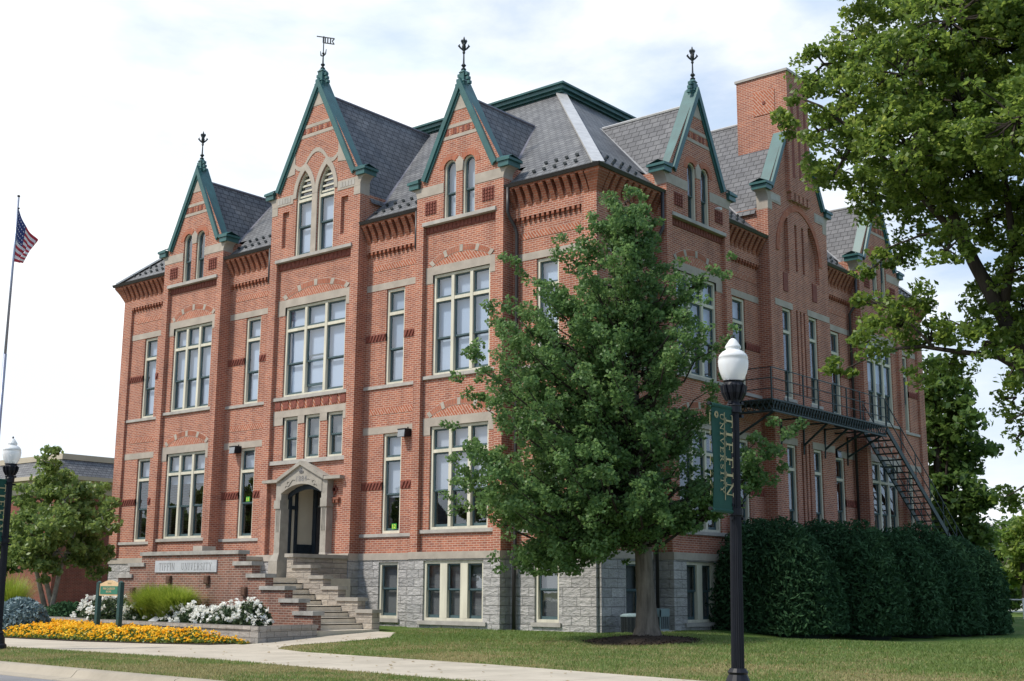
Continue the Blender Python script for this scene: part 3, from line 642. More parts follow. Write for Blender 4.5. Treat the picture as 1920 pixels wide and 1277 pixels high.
f_ = bays_of(fa); guards(FRONT, [(0, f_[0][0]), (f_[0][1], f_[1][0]), (f_[1][1], f_[2][0]), (f_[2][1]+0.5, W-0.2)])
f_ = bays_of(sa_); guards(SIDE, [(0.2, f_[0][0]-0.4), (f_[0][1]+0.3, f_[1][0]-0.3), (f_[1][1]+0.3, f_[2][0]-0.3), (f_[2][1], D)])
sgo = sg.build('snow_guard', M['iron'], roof); sgo['kind'] = 'stuff'

EF = facade(FRONT, side=False, **fa)
ES = facade(SIDE, side=True, **sa_)
# plain rear walls and corner piers
for Mx, L in ((BACK, W), (WEST, D)):
    panel(wall, Mx, rect(0, L, 0, 10.78), [], 0.05); panel(rock, Mx, rect(-0.05, L+0.05, ZB, 0), [], 0.10); corbels(Mx, 0.1, L-0.1)
    gut.M = Mx; gut.prism([(-0.34, -0.34, 10.70), (-0.47, -0.44, 10.69), (-0.49, -0.49, 10.79), (-0.34, -0.34, 10.79)], [(L+0.34, -0.34, 10.70), (L+0.47, -0.44, 10.69), (L+0.49, -0.49, 10.79), (L+0.34, -0.34, 10.79)])
wall.M = None
for x, y in ((0, 0), (-W, 0), (0, D), (-W, D)):
    sx = 1 if x == 0 else -1; sy = -1 if y == 0 else 1
    x0, x1 = sorted((x-sx*0.43, x+sx*0.10)); y0, y1 = sorted((y-sy*0.43, y+sy*0.10)); wall.box(x0, x1, y0, y1, 0.0, 10.78)
    # mitred corner corbel
    lv = []
    for d_, z in PROF: lv.append([(x-sx*0.12, y+sy*d_, z), (x+sx*d_, y+sy*d_, z), (x+sx*d_, y-sy*0.12, z), (x-sx*0.12, y-sy*0.12, z)])
    corb.M = None
    for q0, q1 in zip(lv[:-1], lv[1:]): corb.prism(q0, q1)
    lx0, lx1 = sorted((x-sx*0.13, x+sx*0.40)); ly0, ly1 = sorted((y-sy*0.13, y+sy*0.40)); corb.box(lx0, lx1, ly0, ly1, 10.643, 10.701)
# ---- front centre bay with the entrance
u0, u1 = EF[3], EF[4]; uc = (u0+u1)/2; pc = fa['pc']; pw = 0.37; pan = pc-0.15; hw = (u1-u0)/2; Mx = FRONT
ub = 11.6; us = [10.56, 11.66, 12.78]                 # big window and the three small ones (u)
bigw = opening(3.06, 3.15, u=11.60, z=5.29); small = [opening(0.77, 1.48, u=x, z=3.12) for x in us]
dl, dr_ = 10.57, 12.55                                 # doorway jambs
dcr = arc((dl+dr_)/2, (dr_-dl)/2, 1.98, 2.28, 10)
notch = [(dl, 0), (dl, 1.98)]+dcr[1:-1]+[(dr_, 1.98), (dr_, 0)]
panel(wall, Mx, [(u0+pw, 0)]+notch+[(u1-pw, 0), (u1-pw, 10.06), (u0+pw, 10.06)], [bigw]+small, pan)
for s0, s1 in ((u0, u0+pw), (u1-pw, u1)): lbox(wall, Mx, s0, s1, pan-0.1, pc, 0, 10.06)
wall.M = Mx
for u in (u0, u1): wall.quad((u, -pan+0.1, 0), (u, 0.05, 0), (u, 0.05, 10.06), (u, -pan+0.1, 10.06))
gw = [(-0.555, 0.83), (0.555, 0.86)]
gh = [opening(0.84, 3.04, 'gothic', 0.94, u=uc+s, z=10.15) for s, _ in gw]
blind = [rect(uc+s-0.17, uc+s+0.17, 10.55, 11.85) for s in (-1.50, 1.50)]
panel(wall, Mx, [(u0, 10.06), (u1, 10.06), (u1, 12.5), (uc+0.02, 16.3), (uc-0.02, 16.3), (u0, 12.5)], gh+blind, pc)
for b_ in blind: lbox(wall, Mx, b_[0][0], b_[1][0], pc-0.3, pc-0.11, 10.55, 11.85)
for s in (-1, 1):      # brick cheeks of the tall dormer
    x0, x1 = sorted((uc+s*hw, uc+s*(hw-0.35))); lbox(wall, Mx, x0, x1, -1.6, pc-0.004, 10.062, 11.85)
lbox(sills, Mx, u0+pw-0.05, u1-pw+0.05, pc-0.2, pc+0.06, 10.04, 10.15)
lbox(terra, Mx, u0+pw, u1-pw, pan-0.05, pan+0.04, 9.80, 10.04)
for i in range(17): lbox(terra, Mx, u0+pw+0.06+i*0.215, u0+pw+0.20+i*0.215, pan, pan+0.055, 9.83, 10.02)
for (s, _), o in zip(gw, gh):
    window(Mx, uc+s, pc, 10.15, win_meshes('gothic', 0.84, 3.04, tr=1.98, meet=1.02, kind='gothic', rise=0.94, shade=1.0, ft=0.075, louver=True))
    n_ = 10; ri = o[2:]; ro = opening(1.16, 3.32, 'gothic', 1.22, u=uc+s, z=10.15)[2:]
    lim = [q if abs(q[0]-uc) > 0.005 and (q[0]-uc)*s > 0 else (uc+0.002*s, q[1]) for q in ro]
    strip(stone, Mx, ri, lim, pc+0.03)
    x0, x1 = sorted((uc+s-math.copysign(0.42, s)*-1, uc+s+math.copysign(0.58, s)))
lbox(stone, Mx, uc-0.13, uc+0.13, pc-0.15, pc+0.03, 10.15, 12.26)
for s in (-1, 1):
    x0, x1 = sorted((uc+s*1.14, uc+s*(hw+0.002))); lbox(stone, Mx, x0, x1, pc-0.42, pc+0.016, 12.10, 12.43)
    for i in range(5):
        xa = uc+s*(1.27+i*0.145); lbox(sills, Mx, min(xa, xa+s*0.115), max(xa, xa+s*0.115), pc, pc+0.024, 12.17, 12.36)
    x0, x1 = sorted((uc+s*(hw-0.30), uc+s*(hw+0.002))); lbox(stone, Mx, x0, x1, pc-0.42, pc+0.012, 11.80, 12.10)
    stone.M = Mx         # stone at the coping joined to the ogee hood
    q = [(uc+s*1.62, 13.10), (uc+s*1.10, 13.16), (uc+s*1.12, 14.10), (uc+s*1.18, 13.95)]
    stone.prism([(a_, -pc-0.016, z) for a_, z in q], [(a_, -pc+0.05, z) for a_, z in q])
hood = []
for t in [i/16 for i in range(17)]:
    x = -0.555+1.11*t; hood.append((uc+x, 13.33+0.42*math.sin(math.pi*t)**0.9))
strip(stone, Mx, hood, [(p_[0], p_[1]+0.16) for p_ in hood], pc+0.018)
for s in (-1, 1):
    h2 = [(uc+s*(0.555+0.6*t), 13.33-0.16*t*(1-t)*4+0.10*t) for t in [i/6 for i in range(7)]]
    if s < 0: h2 = h2[::-1]
    strip(stone, Mx, h2, [(p_[0], p_[1]+0.15) for p_ in h2], pc+0.018)
gable_trim(Mx, uc, hw, pc, 12.45, 16.47, 15.93, 1.86, [(14.38, 14.50), (14.72, 14.84)], 15.46, False)
# big window surround
lbox(sills, Mx, u0+pw, u1-pw, pan-0.2, pan+0.07, 5.18, 5.29)
lbox(stone, Mx, u0+pw+0.02, u1-pw-0.02, pan-0.1, pan+0.015, 8.44, 8.71)
for s0, s1 in ((u0+pw+0.02, 11.60-1.53), (11.60+1.53, u1-pw-0.02)): lbox(stone, Mx, s0, s1, pan-0.1, pan+0.015, 8.16, 8.44)
brick_arch(Mx, 11.60, 1.53, 8.71, pan)
window(Mx, 11.60, pan, 5.29, win_meshes('big', 3.06, 3.15, mull=(-0.51, 0.51), tr=2.33, meet=1.14, shade=1.0, lift=0.22))
# terracotta tiles between piers of brick
lbox(herr, Mx, u0+pw, u1-pw, pan-0.05, pan+0.008, 4.84, 5.18)
for i in range(9): lbox(terra, Mx, u0+pw+0.10+i*0.405, u0+pw+0.36+i*0.405, pan, pan+0.03, 4.88, 5.15)
lbox(stone, Mx, u0+pw+0.02, u1-pw-0.02, pan-0.1, pan+0.02, 4.60, 4.83)
for s0, s1 in ((u0+pw+0.02, us[0]-0.385), (us[0]+0.385, us[1]-0.385), (us[1]+0.385, us[2]-0.385), (us[2]+0.385, u1-pw-0.02)): lbox(stone, Mx, s0, s1, pan-0.1, pan+0.017, 4.34, 4.60)
for x in us: window(Mx, x, pan, 3.12, win_meshes('small', 0.77, 1.48, meet=0.74, shade=1.0, shmat='slats'))
lbox(sills, Mx, u0+pw-0.04, u1-pw+0.04, pan-0.2, pan+0.10, 2.99, 3.12)
# foundation either side of the door
for s0, s1 in ((u0-0.01, dl), (dr_, u1+0.01)):
    panel(rock, Mx, rect(s0, s1, ZB, -0.21), [], pc+0.03); lbox(stone, Mx, s0, s1, 0.0, pc+0.05, -0.21, 0.0)
rock.M = Mx
for u in (u0-0.01, u1+0.01): rock.quad((u, -pc-0.03, ZB), (u, 0.05, ZB), (u, 0.05, -0.21), (u, -pc-0.03, -0.21))
# stone portal
por = MB(Mx); dd = pc+0.12
for s, x in ((-1, dl), (1, dr_)):
    xa, xb = sorted((x, x+s*0.27)); por.box(xa, xb, -dd, -0.22, 0.05, 1.50); xa, xb = sorted((x-s*0.0, x+s*0.31)); por.box(xa, xb, -dd-0.04, -pan, 1.50, 1.78)
    xa, xb = sorted((x, x+s*0.27)); por.box(xa, xb, -dd, -pan, 1.78, 2.47)
    for i in range(3): por.box(x+s*(0.07+i*0.06)-0.012, x+s*(0.07+i*0.06)+0.012, -dd-0.018, -dd, 0.75, 1.46)
    q = [(x, -dd, 0.05), (x+s*0.27, -dd, 0.05), (x+s*0.27, -0.22, 0.05), (x, -0.22, 0.05)]; r_ = [(x-s*0.02, -dd-0.08, -0.20), (x+s*0.42, -dd-0.08, -0.20), (x+s*0.42, -0.22, -0.20), (x-s*0.02, -0.22, -0.20)]
    por.prism(r_, q); por.box(min(x-s*0.02, x+s*0.42), max(x-s*0.02, x+s*0.42), -dd-0.08, -0.22, -0.90, -0.20)
ucd = (dl+dr_)/2
front = [(dl-0.02, 1.98)]+dcr[1:-1]+[(dr_+0.02, 1.98), (dr_+0.02, 2.40), (ucd, 2.92), (dl-0.02, 2.40)]
por.prism([(q[0], -dd-0.02, q[1]) for q in front], [(q[0], -pan, q[1]) for q in front])
for s in (-1, 1):
    A = [(ucd, 2.90), (ucd+s*1.14, 2.38), (ucd+s*1.14, 2.50), (ucd, 3.03)]
    por.prism([(q[0], -dd-0.10, q[1]) for q in A], [(q[0], -pan, q[1]) for q in A])
    xa, xb = sorted((ucd+s*1.12, ucd+s*1.92)); por.box(xa, xb, -dd-0.08, -pan, 2.37, 2.47)
    cv = [(ucd+s*(0.30+0.10*math.sin(t*2.6)+0.42*t), 2.42-0.26*t+0.05*math.sin(t*9)) for t in [i/10 for i in range(11)]]
    por.tube([(q[0], -dd-0.03, q[1]) for q in cv], 0.014, 5); por.tube([(ucd+s*(0.62+0.07*math.cos(t)), -dd-0.03, 2.31+0.07*math.sin(t)) for t in [i*0.7 for i in range(9)]], 0.012, 5)
portal = por.build('stone_portal', M['stone_grey'], bld)
fl_ = MB(Mx)
for q in ((0, 0.12, 0, 0.30), (-0.10, 0.18, -0.02, 0.24), (0.10, 0.18, 0.02, 0.24)): fl_.bar((ucd+q[0], -dd-0.03, 2.55+q[1]-0.05), (ucd+q[2], -dd-0.03, 2.55+q[3]-0.05), 0.035, 0.03)
fl_.box(ucd-0.10, ucd+0.10, -dd-0.045, -dd-0.02, 2.64, 2.66); fl_.build('carved_fleur', M['letter_stone'], portal)
def text(name, s, size, Mat, mat_, parent=None, ext=0.004, align='CENTER', sp=1.0, sx=1.0):
    cu = bpy.data.curves.new(name, 'FONT'); cu.body = s; cu.size = size; cu.extrude = ext; cu.align_x = align; cu.align_y = 'CENTER'; cu.space_character = sp
    o = bpy.data.objects.new(name, cu); C.objects.link(o); cu.materials.append(mat_)
    if parent: o.parent = parent
    bpy.context.view_layer.update(); me = bpy.data.meshes.new_from_object(o.evaluated_get(bpy.context.evaluated_depsgraph_get())); bpy.data.objects.remove(o); bpy.data.curves.remove(cu)
    o = bpy.data.objects.new(name, me); C.objects.link(o)
    if not me.materials: me.materials.append(mat_)
    if parent: o.parent = parent
    o.matrix_local = Mat @ Matrix.Scale(sx, 4, (1, 0, 0)); return o
RX = Matrix.Rotation(rad(90), 4, 'X')
text('carved_date', '1884', 0.25, Mx @ Matrix.Translation((ucd, -dd-0.024, 2.44)) @ RX, M['letter_stone'], portal, sp=1.15)
for s in (-1, 1):      # small terracotta crosses and brackets beside the portal
    x = ucd+s*1.35
    for a_, b_ in ((0.045, 0.14), (0.12, 0.05)): lbox(terra, Mx, x-a_, x+a_, pan-0.02, pan+0.05, 2.05-b_, 2.05+b_)
    for i in range(3): lbox(corb, Mx, x-0.22+i*0.17, x-0.12+i*0.17, pan, pan+0.09, 1.62, 1.72)
    lbox(corb, Mx, x-0.24, x+0.26, pan-0.02, pan+0.10, 1.72, 1.79)
# vestibule behind the doorway
ve = MB(Mx); yb = 0.95; zf = -0.74
ve.quad((dl-0.05, -0.3, zf), (dl-0.05, yb, zf), (dl-0.05, yb, 2.6), (dl-0.05, -0.3, 2.6)); ve.quad((dl-0.05, yb, zf), (dr_+0.05, yb, zf), (dr_+0.05, yb, 2.6), (dl-0.05, yb, 2.6)); ve.quad((dr_+0.05, -0.3, zf), (dr_+0.05, yb, zf), (dr_+0.05, yb, 2.6), (dr_+0.05, -0.3, 2.6))
ve.quad((dl-0.05, -0.3, 2.45), (dr_+0.05, -0.3, 2.45), (dr_+0.05, yb, 2.45), (dl-0.05, yb, 2.45))
vo = ve.build('vestibule_wall', M['cream_wall'], bld)
vn = MB(Mx); vn.box(dl-0.04, dl+0.0, 0.12, yb, zf, 0.36)
for i in range(11): vn.box(dl, dl+0.012, 0.14+i*0.07, 0.15+i*0.07, zf+0.1, 0.30)
vn.box(dl-0.04, dl+0.05, -0.22, -0.13, zf, 2.3); vn.box(dl-0.04, dl+0.05, 0.06, 0.14, zf, 2.3); vn.box(dl-0.04, dl+0.04, -0.13, 0.06, 1.50, 1.62); vn.box(dl-0.04, dl+0.04, -0.13, 0.06, zf, zf+0.45)
vn.box(dl-0.03, dl+0.14, yb-0.10, yb-0.01, zf, 2.44)
vn.build('wainscot', M['navy'], vo)
dw = MB(Mx); dw.box(dl+0.14, dr_, yb-0.06, yb-0.01, zf, 1.62); dw.box(dl+0.14, dr_, yb-0.045, yb-0.012, 1.68, 2.44); dw.box(dl+0.26, dr_-0.15, yb-0.08, yb-0.06, zf+0.15, 0.2); dw.box(dl+0.26, dr_-0.15, yb-0.08, yb-0.06, 0.4, 1.45)
dw.build('door', M['dark_room'], vo)
dm = MB(Mx); ca = [(q[0], q[1]) for q in dcr]; strip(dm, Mx, [(q[0], q[1]-0.16) for q in ca], ca, pan-0.02); dm.build('door_head', M['navy'], vo)

# ---- side centre bay: blind arch, slits and the great chimney
u0, u1 = ES[3], ES[4]; uc = (u0+u1)/2; pc = sa_['pc']; hw = (u1-u0)/2; Mx = SIDE; ch = 0.80
wins = [(uc-1.08, 0), (uc+0.82, 0)]
wus = [uc-1.08, uc+0.86]
holes = [opening(0.66, 3.15, u=x, z=z) for x in wus for z in (0.61, 5.31)]
slits = [rect(uc-0.40+i*0.27, uc-0.28+i*0.27, z0, z1) for i in range(3) for z0, z1 in ((0.9, 3.9), (5.5, 8.5))]
tall = [rect(uc-0.30+i*0.52, uc-0.13+i*0.52, 9.9, 11.62) for i in (0, 1)]
archw = 1.50; ao = opening(2*archw, 3.0, 'gothic', 1.72, u=uc, z=9.15)
pil0, pil1 = uc-0.78, uc+0.72
L_ = [q for q in ao if q[0] < pil0]; R_ = [q for q in ao if q[0] > pil1]
zl = max(q[1] for q in L_); zr_ = max(q[1] for q in R_)
lh = [(uc-archw, 9.75)]+[(pil0, 9.75), (pil0, zl)]+sorted([q for q in L_ if q[1] > 9.8], key=lambda q: -q[1]); rh = [(pil1, 9.75), (uc+archw, 9.75)]+sorted([q for q in R_ if q[1] > 9.8], key=lambda q: q[1])+[(pil1, zr_)]
panel(wall, Mx, [(u0, 0), (u1, 0), (u1, 12.5), (uc+0.02, 16.3), (uc-0.02, 16.3), (u0, 12.5)], holes+slits+tall+[lh, rh], pc, 0.13)
lbox(wall, Mx, u0+0.1, u1-0.1, pc-0.3, pc-0.14, 9.4, 12.2)
for q in slits: lbox(wall, Mx, q[0][0], q[1][0], pc-0.3, pc-0.125, q[0][1], q[2][1])
for u in (u0, u1): wall.M = Mx; wall.quad((u, -pc, 0), (u, 0.05, 0), (u, 0.05, 10.06), (u, -pc, 10.06))
for s in (-1, 1): x0, x1 = sorted((uc+s*hw, uc+s*(hw-0.35))); lbox(wall, Mx, x0, x1, -1.6, pc-0.004, 10.062, 11.85)
ri = opening(2*archw, 3.0, 'gothic', 1.72, u=uc, z=9.15)[2:]; ro = opening(2*archw+0.44, 3.22, 'gothic', 1.94, u=uc, z=9.15)[2:]
strip(orange, Mx, ri, ro, pc+0.03)
for x in wus:
    for z in (0.61, 5.31):
        window(Mx, x, pc, z, win_meshes('side_tall%d' % (z > 1), 0.66, 3.15, tr=2.33, meet=0.95, shade=0.0))
        x0, x1 = (u0+0.30, x+0.42) if x < uc else (x-0.42, u1-0.05); lbox(stone, Mx, x0, x1, pc-0.1, pc+0.014, z+3.15, z+3.38); lbox(sills, Mx, x-0.45, x+0.45, pc-0.2, pc+0.05, z-0.10, z)
for s, x in ((-1, uc-1.12), (1, uc+1.05)): lbox(terra, Mx, x-0.16, x+0.16, pc-0.1, pc+0.03, 9.55-0.5, 9.55+0.15)
panel(rock, Mx, rect(u0-0.01, u1+0.01, ZB, -0.21), [], pc+0.03); lbox(stone, Mx, u0-0.02, u1+0.02, 0.0, pc+0.05, -0.208, 0.002)
rock.M = Mx
for u in (u0-0.01, u1+0.01): rock.quad((u, -pc-0.03, ZB), (u, 0.05, ZB), (u, 0.05, -0.21), (u, -pc-0.03, -0.21))
for s in (-1, 1):
    x0, x1 = sorted((uc+s*1.28, uc+s*(hw+0.002))); lbox(stone, Mx, x0, x1, pc-0.42, pc+0.016, 12.08, 12.43)
    x0, x1 = sorted((uc+s*1.36, uc+s*(hw-0.22))); lbox(sills, Mx, x0, x1, pc, pc+0.024, 12.15, 12.36)
    x0, x1 = sorted((uc+s*(hw-0.30), uc+s*(hw+0.002))); lbox(stone, Mx, x0, x1, pc-0.42, pc+0.012, 11.78, 12.08)
gable_trim(Mx, uc, hw, pc, 12.45, 16.47, 15.93, 1.86, [], None, True, chim=ch+0.02)
chm = MB(Mx); zc = 17.2
chm.box(uc-ch, uc+ch, -pc-0.16, 1.38, 12.78, zc)
for i in range(5): chm.box(uc-ch+0.10+i*0.31, uc-ch+0.30+i*0.31, -pc-0.15, -pc, 12.42, 12.78)
chm.box(uc-ch, uc+ch, -pc-0.155, -pc, 12.70, 12.78)
chimney = chm.build('chimney', M['brick'], bld)
cs = MB(Mx); cs.box(uc-ch-0.05, uc+ch+0.05, -pc-0.21, 1.43, zc, zc+0.09); cs.build('chimney_cap', M['stone_sill'], chimney)
cp = MB(Mx)
for i in (-1, 0, 1): cp.box(uc+i*0.48-0.09, uc+i*0.48+0.09, -pc-0.165, -pc-0.14, 13.25, 16.3)
cp.build('chimney_slot', M['dark_room'] if False else M['terracotta'], chimney)
cq = MB(Mx)     # basket-weave brick panel on the flank
cq.box(uc-ch-0.02, uc-ch+0.05, -0.15, 0.70, 15.75, 16.65); cq.build('chimney_panel', M['herring'], chimney)
ct = MB(Mx); ct.box(uc-ch-0.04, uc-ch+0.05, 0.22, 0.33, 16.14, 16.25); ct.build('chimney_tile', M['terracotta'], chimney)

def build_split(mb, name, mat_, parent, tol):
    """every lintel, sill, panel ... a part of its own: pieces whose bounds touch within tol belong together"""
    pts = np.array(mb.v); lab = np.arange(len(mb.g)); B = []
    for (v0, v1, f0, f1) in mb.g: q = pts[v0:v1]; B.append((q.min(0)-tol/2, q.max(0)+tol/2))
    lo = np.array([b[0] for b in B]); hi = np.array([b[1] for b in B])
    def find(i):
        while lab[i] != i: lab[i] = lab[lab[i]]; i = lab[i]
        return i
    for i in range(len(B)):
        for j in np.nonzero(np.all((lo[i] <= hi[i+1:]) & (hi[i] >= lo[i+1:]), axis=1))[0]: lab[find(int(i+1+j))] = find(i)
    sets = {}
    for i in range(len(B)): sets.setdefault(find(i), []).append(i)
    for ids in sets.values():
        m_ = MB()
        for i in ids:
            v0, v1, f0, f1 = mb.g[i]; m_.add(mb.v[v0:v1], [[k_-v0 for k_ in f] for f in mb.f[f0:f1]])
        m_.build(name, mat_, parent)
build_split(FLASH, 'hip_flashing', M['flash'], roof, 0.0)
for mbx, nm, mt in ((wall, 'brick_wall', 'brick'), (rock, 'stone_foundation', 'rock')): mbx.M = None; mbx.build(nm, M[mt], bld)
for mbx, nm, mt, tol in ((stone, 'stone_trim', 'stone', 0.02), (sills, 'stone_sill', 'stone_sill', 0.06), (corb, 'brick_corbel_table', 'corbel', 0.35), (herr, 'herringbone_panel', 'herring', 0.02),
                         (terra, 'terracotta_panel', 'terracotta', 0.22), (orange, 'brick_arch', 'brick_orange', 0.36), (mortar, 'arch_mortar', 'mortar', 0.1), (gut, 'gutter', 'gutter', 0.02)):
    build_split(mbx, nm, M[mt], bld, tol)
# downspouts
def spout(pts, r=0.055, name='downspout'):
    m = MB(); m.tube(pts, r, 8); o = m.build(name, M['gutter'], bld, True); return o
x = -W+EF[6]+0.12
spout([(x, -0.42, 10.70), (x, -0.42, 9.95), (x+0.02, -0.36, 9.80), (x+0.10, -0.18, 9.50), (x+0.12, -0.13, 9.30), (x+0.12, -0.13, 0.1), (x+0.12, -0.17, -0.3), (x+0.12, -0.17, -2.25)])
for xx in (-W+EF[3]-0.10, -W+EF[5]-0.10): spout([(xx, -0.40, 10.70), (xx, -0.40, 9.55), (xx-0.05, -0.18, 9.2)], 0.045)
y = ES[1]-0.12
spout([(0.42, y, 10.70), (0.42, y, 9.6), (0.36, y-0.06, 9.4), (0.16, y-0.16, 9.1), (0.14, y-0.16, 8.9), (0.14, y-0.16, -2.25)])
y = ES[6]+0.12
spout([(0.42, y, 10.70), (0.42, y, 9.6), (0.14, y+0.16, 9.1), (0.14, y+0.16, -2.3)])
y = ES[5]-0.14
spout([(0.40, y, 10.70), (0.40, y, 9.7), (0.12, y-0.04, 9.3), (0.12, y-0.04, -2.3)])
# ------------------------------------------------------------------ the ground and the street
def at(px, py, ax, val):      # photo pixel -> point on the plane coordinate[ax] = val
    d = fwd+r2*((px-960)/FPX)-u2*((py-638.5)/FPX); t = (val-CAM[ax])/d[ax]; return CAM+d*t
def far(px, py, dist):        # photo pixel -> point at a horizontal distance
    d = fwd+r2*((px-960)/FPX)-u2*((py-638.5)/FPX); return CAM+d*(dist/math.hypot(d.x, d.y))
def sm(a, b, x): t = min(1, max(0, (x-a)/(b-a))); return t*t*(3-2*t)
def zg(x, y):
    f = -2.2 if y > -1 else (-2.2-0.32*(-1-y)/8 if y > -9 else -2.52)
    s = sm(1.0, 4.5, x)*sm(-1, 5, y); return f*(1-s)-2.5*s
yc = lambda x: -15.2-0.045*max(-60, min(60, x))
xs = [-1500, -700, -350, -180, -100, -70]+[-60+2*i for i in range(26)]+[-8+0.5*i for i in range(50)]+[18+2*i for i in range(22)]+[70, 100, 180, 350, 700, 1500]
ts = [0, 0.3]+[1+0.5*i for i in range(60)]+[32, 35, 40, 50, 70, 100, 160, 300, 600, 1500, 3000]
g = MB(); vs_ = [(x, yc(x)+t, zg(x, yc(x)+t)) for t in ts for x in xs]; n = len(xs)
g.add(vs_, [(j*n+i, j*n+i+1, (j+1)*n+i+1, (j+1)*n+i) for j in range(len(ts)-1) for i in range(n-1)])
def lawn_mat():
    m, t, b, N, K = mat('mown_lawn'); tc = N('ShaderNodeTexCoord')
    n1 = noise(N, K, tc.outputs['Object'], 0.42, 6, 0.62); n2 = noise(N, K, tc.outputs['Object'], 14.0, 6, 0.8)
    mp = N('ShaderNodeMapping'); mp.inputs['Scale'].default_value = (0.5, 1.6, 1); mp.inputs['Rotation'].default_value = (0, 0, 0.3); K(tc.outputs['Object'], mp.inputs[0]); n3 = noise(N, K, mp.outputs[0], 1.1, 6, 0.6)
    s = N('ShaderNodeSeparateXYZ'); K(tc.outputs['Object'], s.inputs[0])
    # the verge and the open front lawn are drier than the turf along the walls
    mr = N('ShaderNodeMapRange'); mr.inputs['From Min'].default_value = -1.5; mr.inputs['From Max'].default_value = -7.5; mr.inputs['To Min'].default_value = -0.10; mr.inputs['To Max'].default_value = 0.16; K(s.outputs['Y'], mr.inputs[0])
    a = N('ShaderNodeMath'); K(n1.outputs['Fac'], a.inputs[0]); K(mr.outputs[0], a.inputs[1])
    a2 = N('ShaderNodeMath'); a2.operation = 'MULTIPLY_ADD'; K(n3.outputs['Fac'], a2.inputs[0]); a2.inputs[1].default_value = 0.5; K(a.outputs[0], a2.inputs[2])
    r = ramp(N, [(0.60, (0.068, 0.126, 0.026)), (0.80, (0.122, 0.156, 0.048)), (0.98, (0.225, 0.198, 0.098))]); K(a2.outputs[0], r.inputs[0])
    r2_ = ramp(N, [(0.30, (0.42, 0.44, 0.38)), (0.70, (1.6, 1.55, 1.5))]); K(n2.outputs['Fac'], r2_.inputs[0])
    mu = N('ShaderNodeMixRGB'); mu.blend_type = 'MULTIPLY'; mu.inputs[0].default_value = 1; K(r.outputs[0], mu.inputs[1]); K(r2_.outputs[0], mu.inputs[2]); K(mu.outputs[0], b.inputs['Base Color'])
    b.inputs['Roughness'].default_value = 0.9; b.inputs['Specular IOR Level'].default_value = 0.1
    n4 = noise(N, K, tc.outputs['Object'], 45, 3); bp = N('ShaderNodeBump'); bp.inputs['Strength'].default_value = 0.9; bp.inputs['Distance'].default_value = 0.03; K(n4.outputs['Fac'], bp.inputs['Height']); K(bp.outputs[0], b.inputs['Normal'])
    return m
M['lawn'] = lawn_mat()
tag(g.build('lawn', M['lawn'], recalc=False), kind='structure')
# short tufts that roughen the near turf and its edges
rng = np.random.default_rng(7)
def mesh_np(name, verts, faces_n, mat_, parent=None):
    """verts (N*k,3) grouped in faces of k corners"""
    k = faces_n; nv = len(verts); nf = nv//k; me = bpy.data.meshes.new(name)
    me.vertices.add(nv); me.vertices.foreach_set('co', np.asarray(verts, dtype=np.float32).ravel()); me.loops.add(nv); me.loops.foreach_set('vertex_index', np.arange(nv, dtype=np.int32))
    me.polygons.add(nf); me.polygons.foreach_set('loop_start', np.arange(0, nv, k, dtype=np.int32)); me.polygons.foreach_set('loop_total', np.full(nf, k, dtype=np.int32)); me.update(calc_edges=True)
    return obj(name, me, mat_, parent)
def paving_mat(name, col, joint, step):
    m, t, b, N, K = mat(name); tc = N('ShaderNodeTexCoord'); s = N('ShaderNodeSeparateXYZ'); K(tc.outputs['Object'], s.inputs[0])
    n1 = noise(N, K, tc.outputs['Object'], 0.9, 7, 0.65); n2 = noise(N, K, tc.outputs['Object'], 60, 3)
    r = ramp(N, [(0.3, tuple(c*0.78 for c in col)), (0.55, tuple(c*1.0 for c in col)), (0.75, tuple(c*1.10 for c in col))]); K(n1.outputs['Fac'], r.inputs[0])
    fr = N('ShaderNodeMath'); fr.operation = 'DIVIDE'; K(s.outputs['X'], fr.inputs[0]); fr.inputs[1].default_value = step
    f2 = N('ShaderNodeMath'); f2.operation = 'FRACT'; K(fr.outputs[0], f2.inputs[0]); lt = N('ShaderNodeMath'); lt.operation = 'LESS_THAN'; K(f2.outputs[0], lt.inputs[0]); lt.inputs[1].default_value = 0.014/step*1.6
    mx = N('ShaderNodeMixRGB'); K(lt.outputs[0], mx.inputs[0]); K(r.outputs[0], mx.inputs[1]); mx.inputs[2].default_value = (*joint, 1); K(mx.outputs[0], b.inputs['Base Color']); b.inputs['Roughness'].default_value = 0.9; b.inputs['Specular IOR Level'].default_value = 0.2
    bp = N('ShaderNodeBump'); bp.inputs['Strength'].default_value = 0.15; bp.inputs['Distance'].default_value = 0.01; K(n2.outputs['Fac'], bp.inputs['Height']); K(bp.outputs[0], b.inputs['Normal'])
    return m
M['walk'] = paving_mat('pale_concrete_walk', (0.47, 0.42, 0.345), (0.24, 0.21, 0.17), 1.55)
M['kerb'] = paving_mat('tan_concrete_kerb', (0.36, 0.315, 0.25), (0.10, 0.09, 0.07), 3.05)
sw = MB(); Z = -2.513
backL = [(-200, -9.2), (-14.2, -9.18), (-10.5, -8.97), (-8.8, -9.0), ]
front = [(-200, -12.3), (-9.0, -11.98), (-1.2, -11.75), (6.6, -12.70), (30, -12.9), (200, -14)]
back = [(-200, -9.3), (-14.2, -9.18), (-10.5, -9.0), (3.9, -9.0), (9.24, -10.0), (13, -10.2), (200, -11)]
sw.add([(x, y, Z) for x, y in front]+[(x, y, Z) for x, y in back[::-1]], [tuple(range(len(front)+len(back)))])
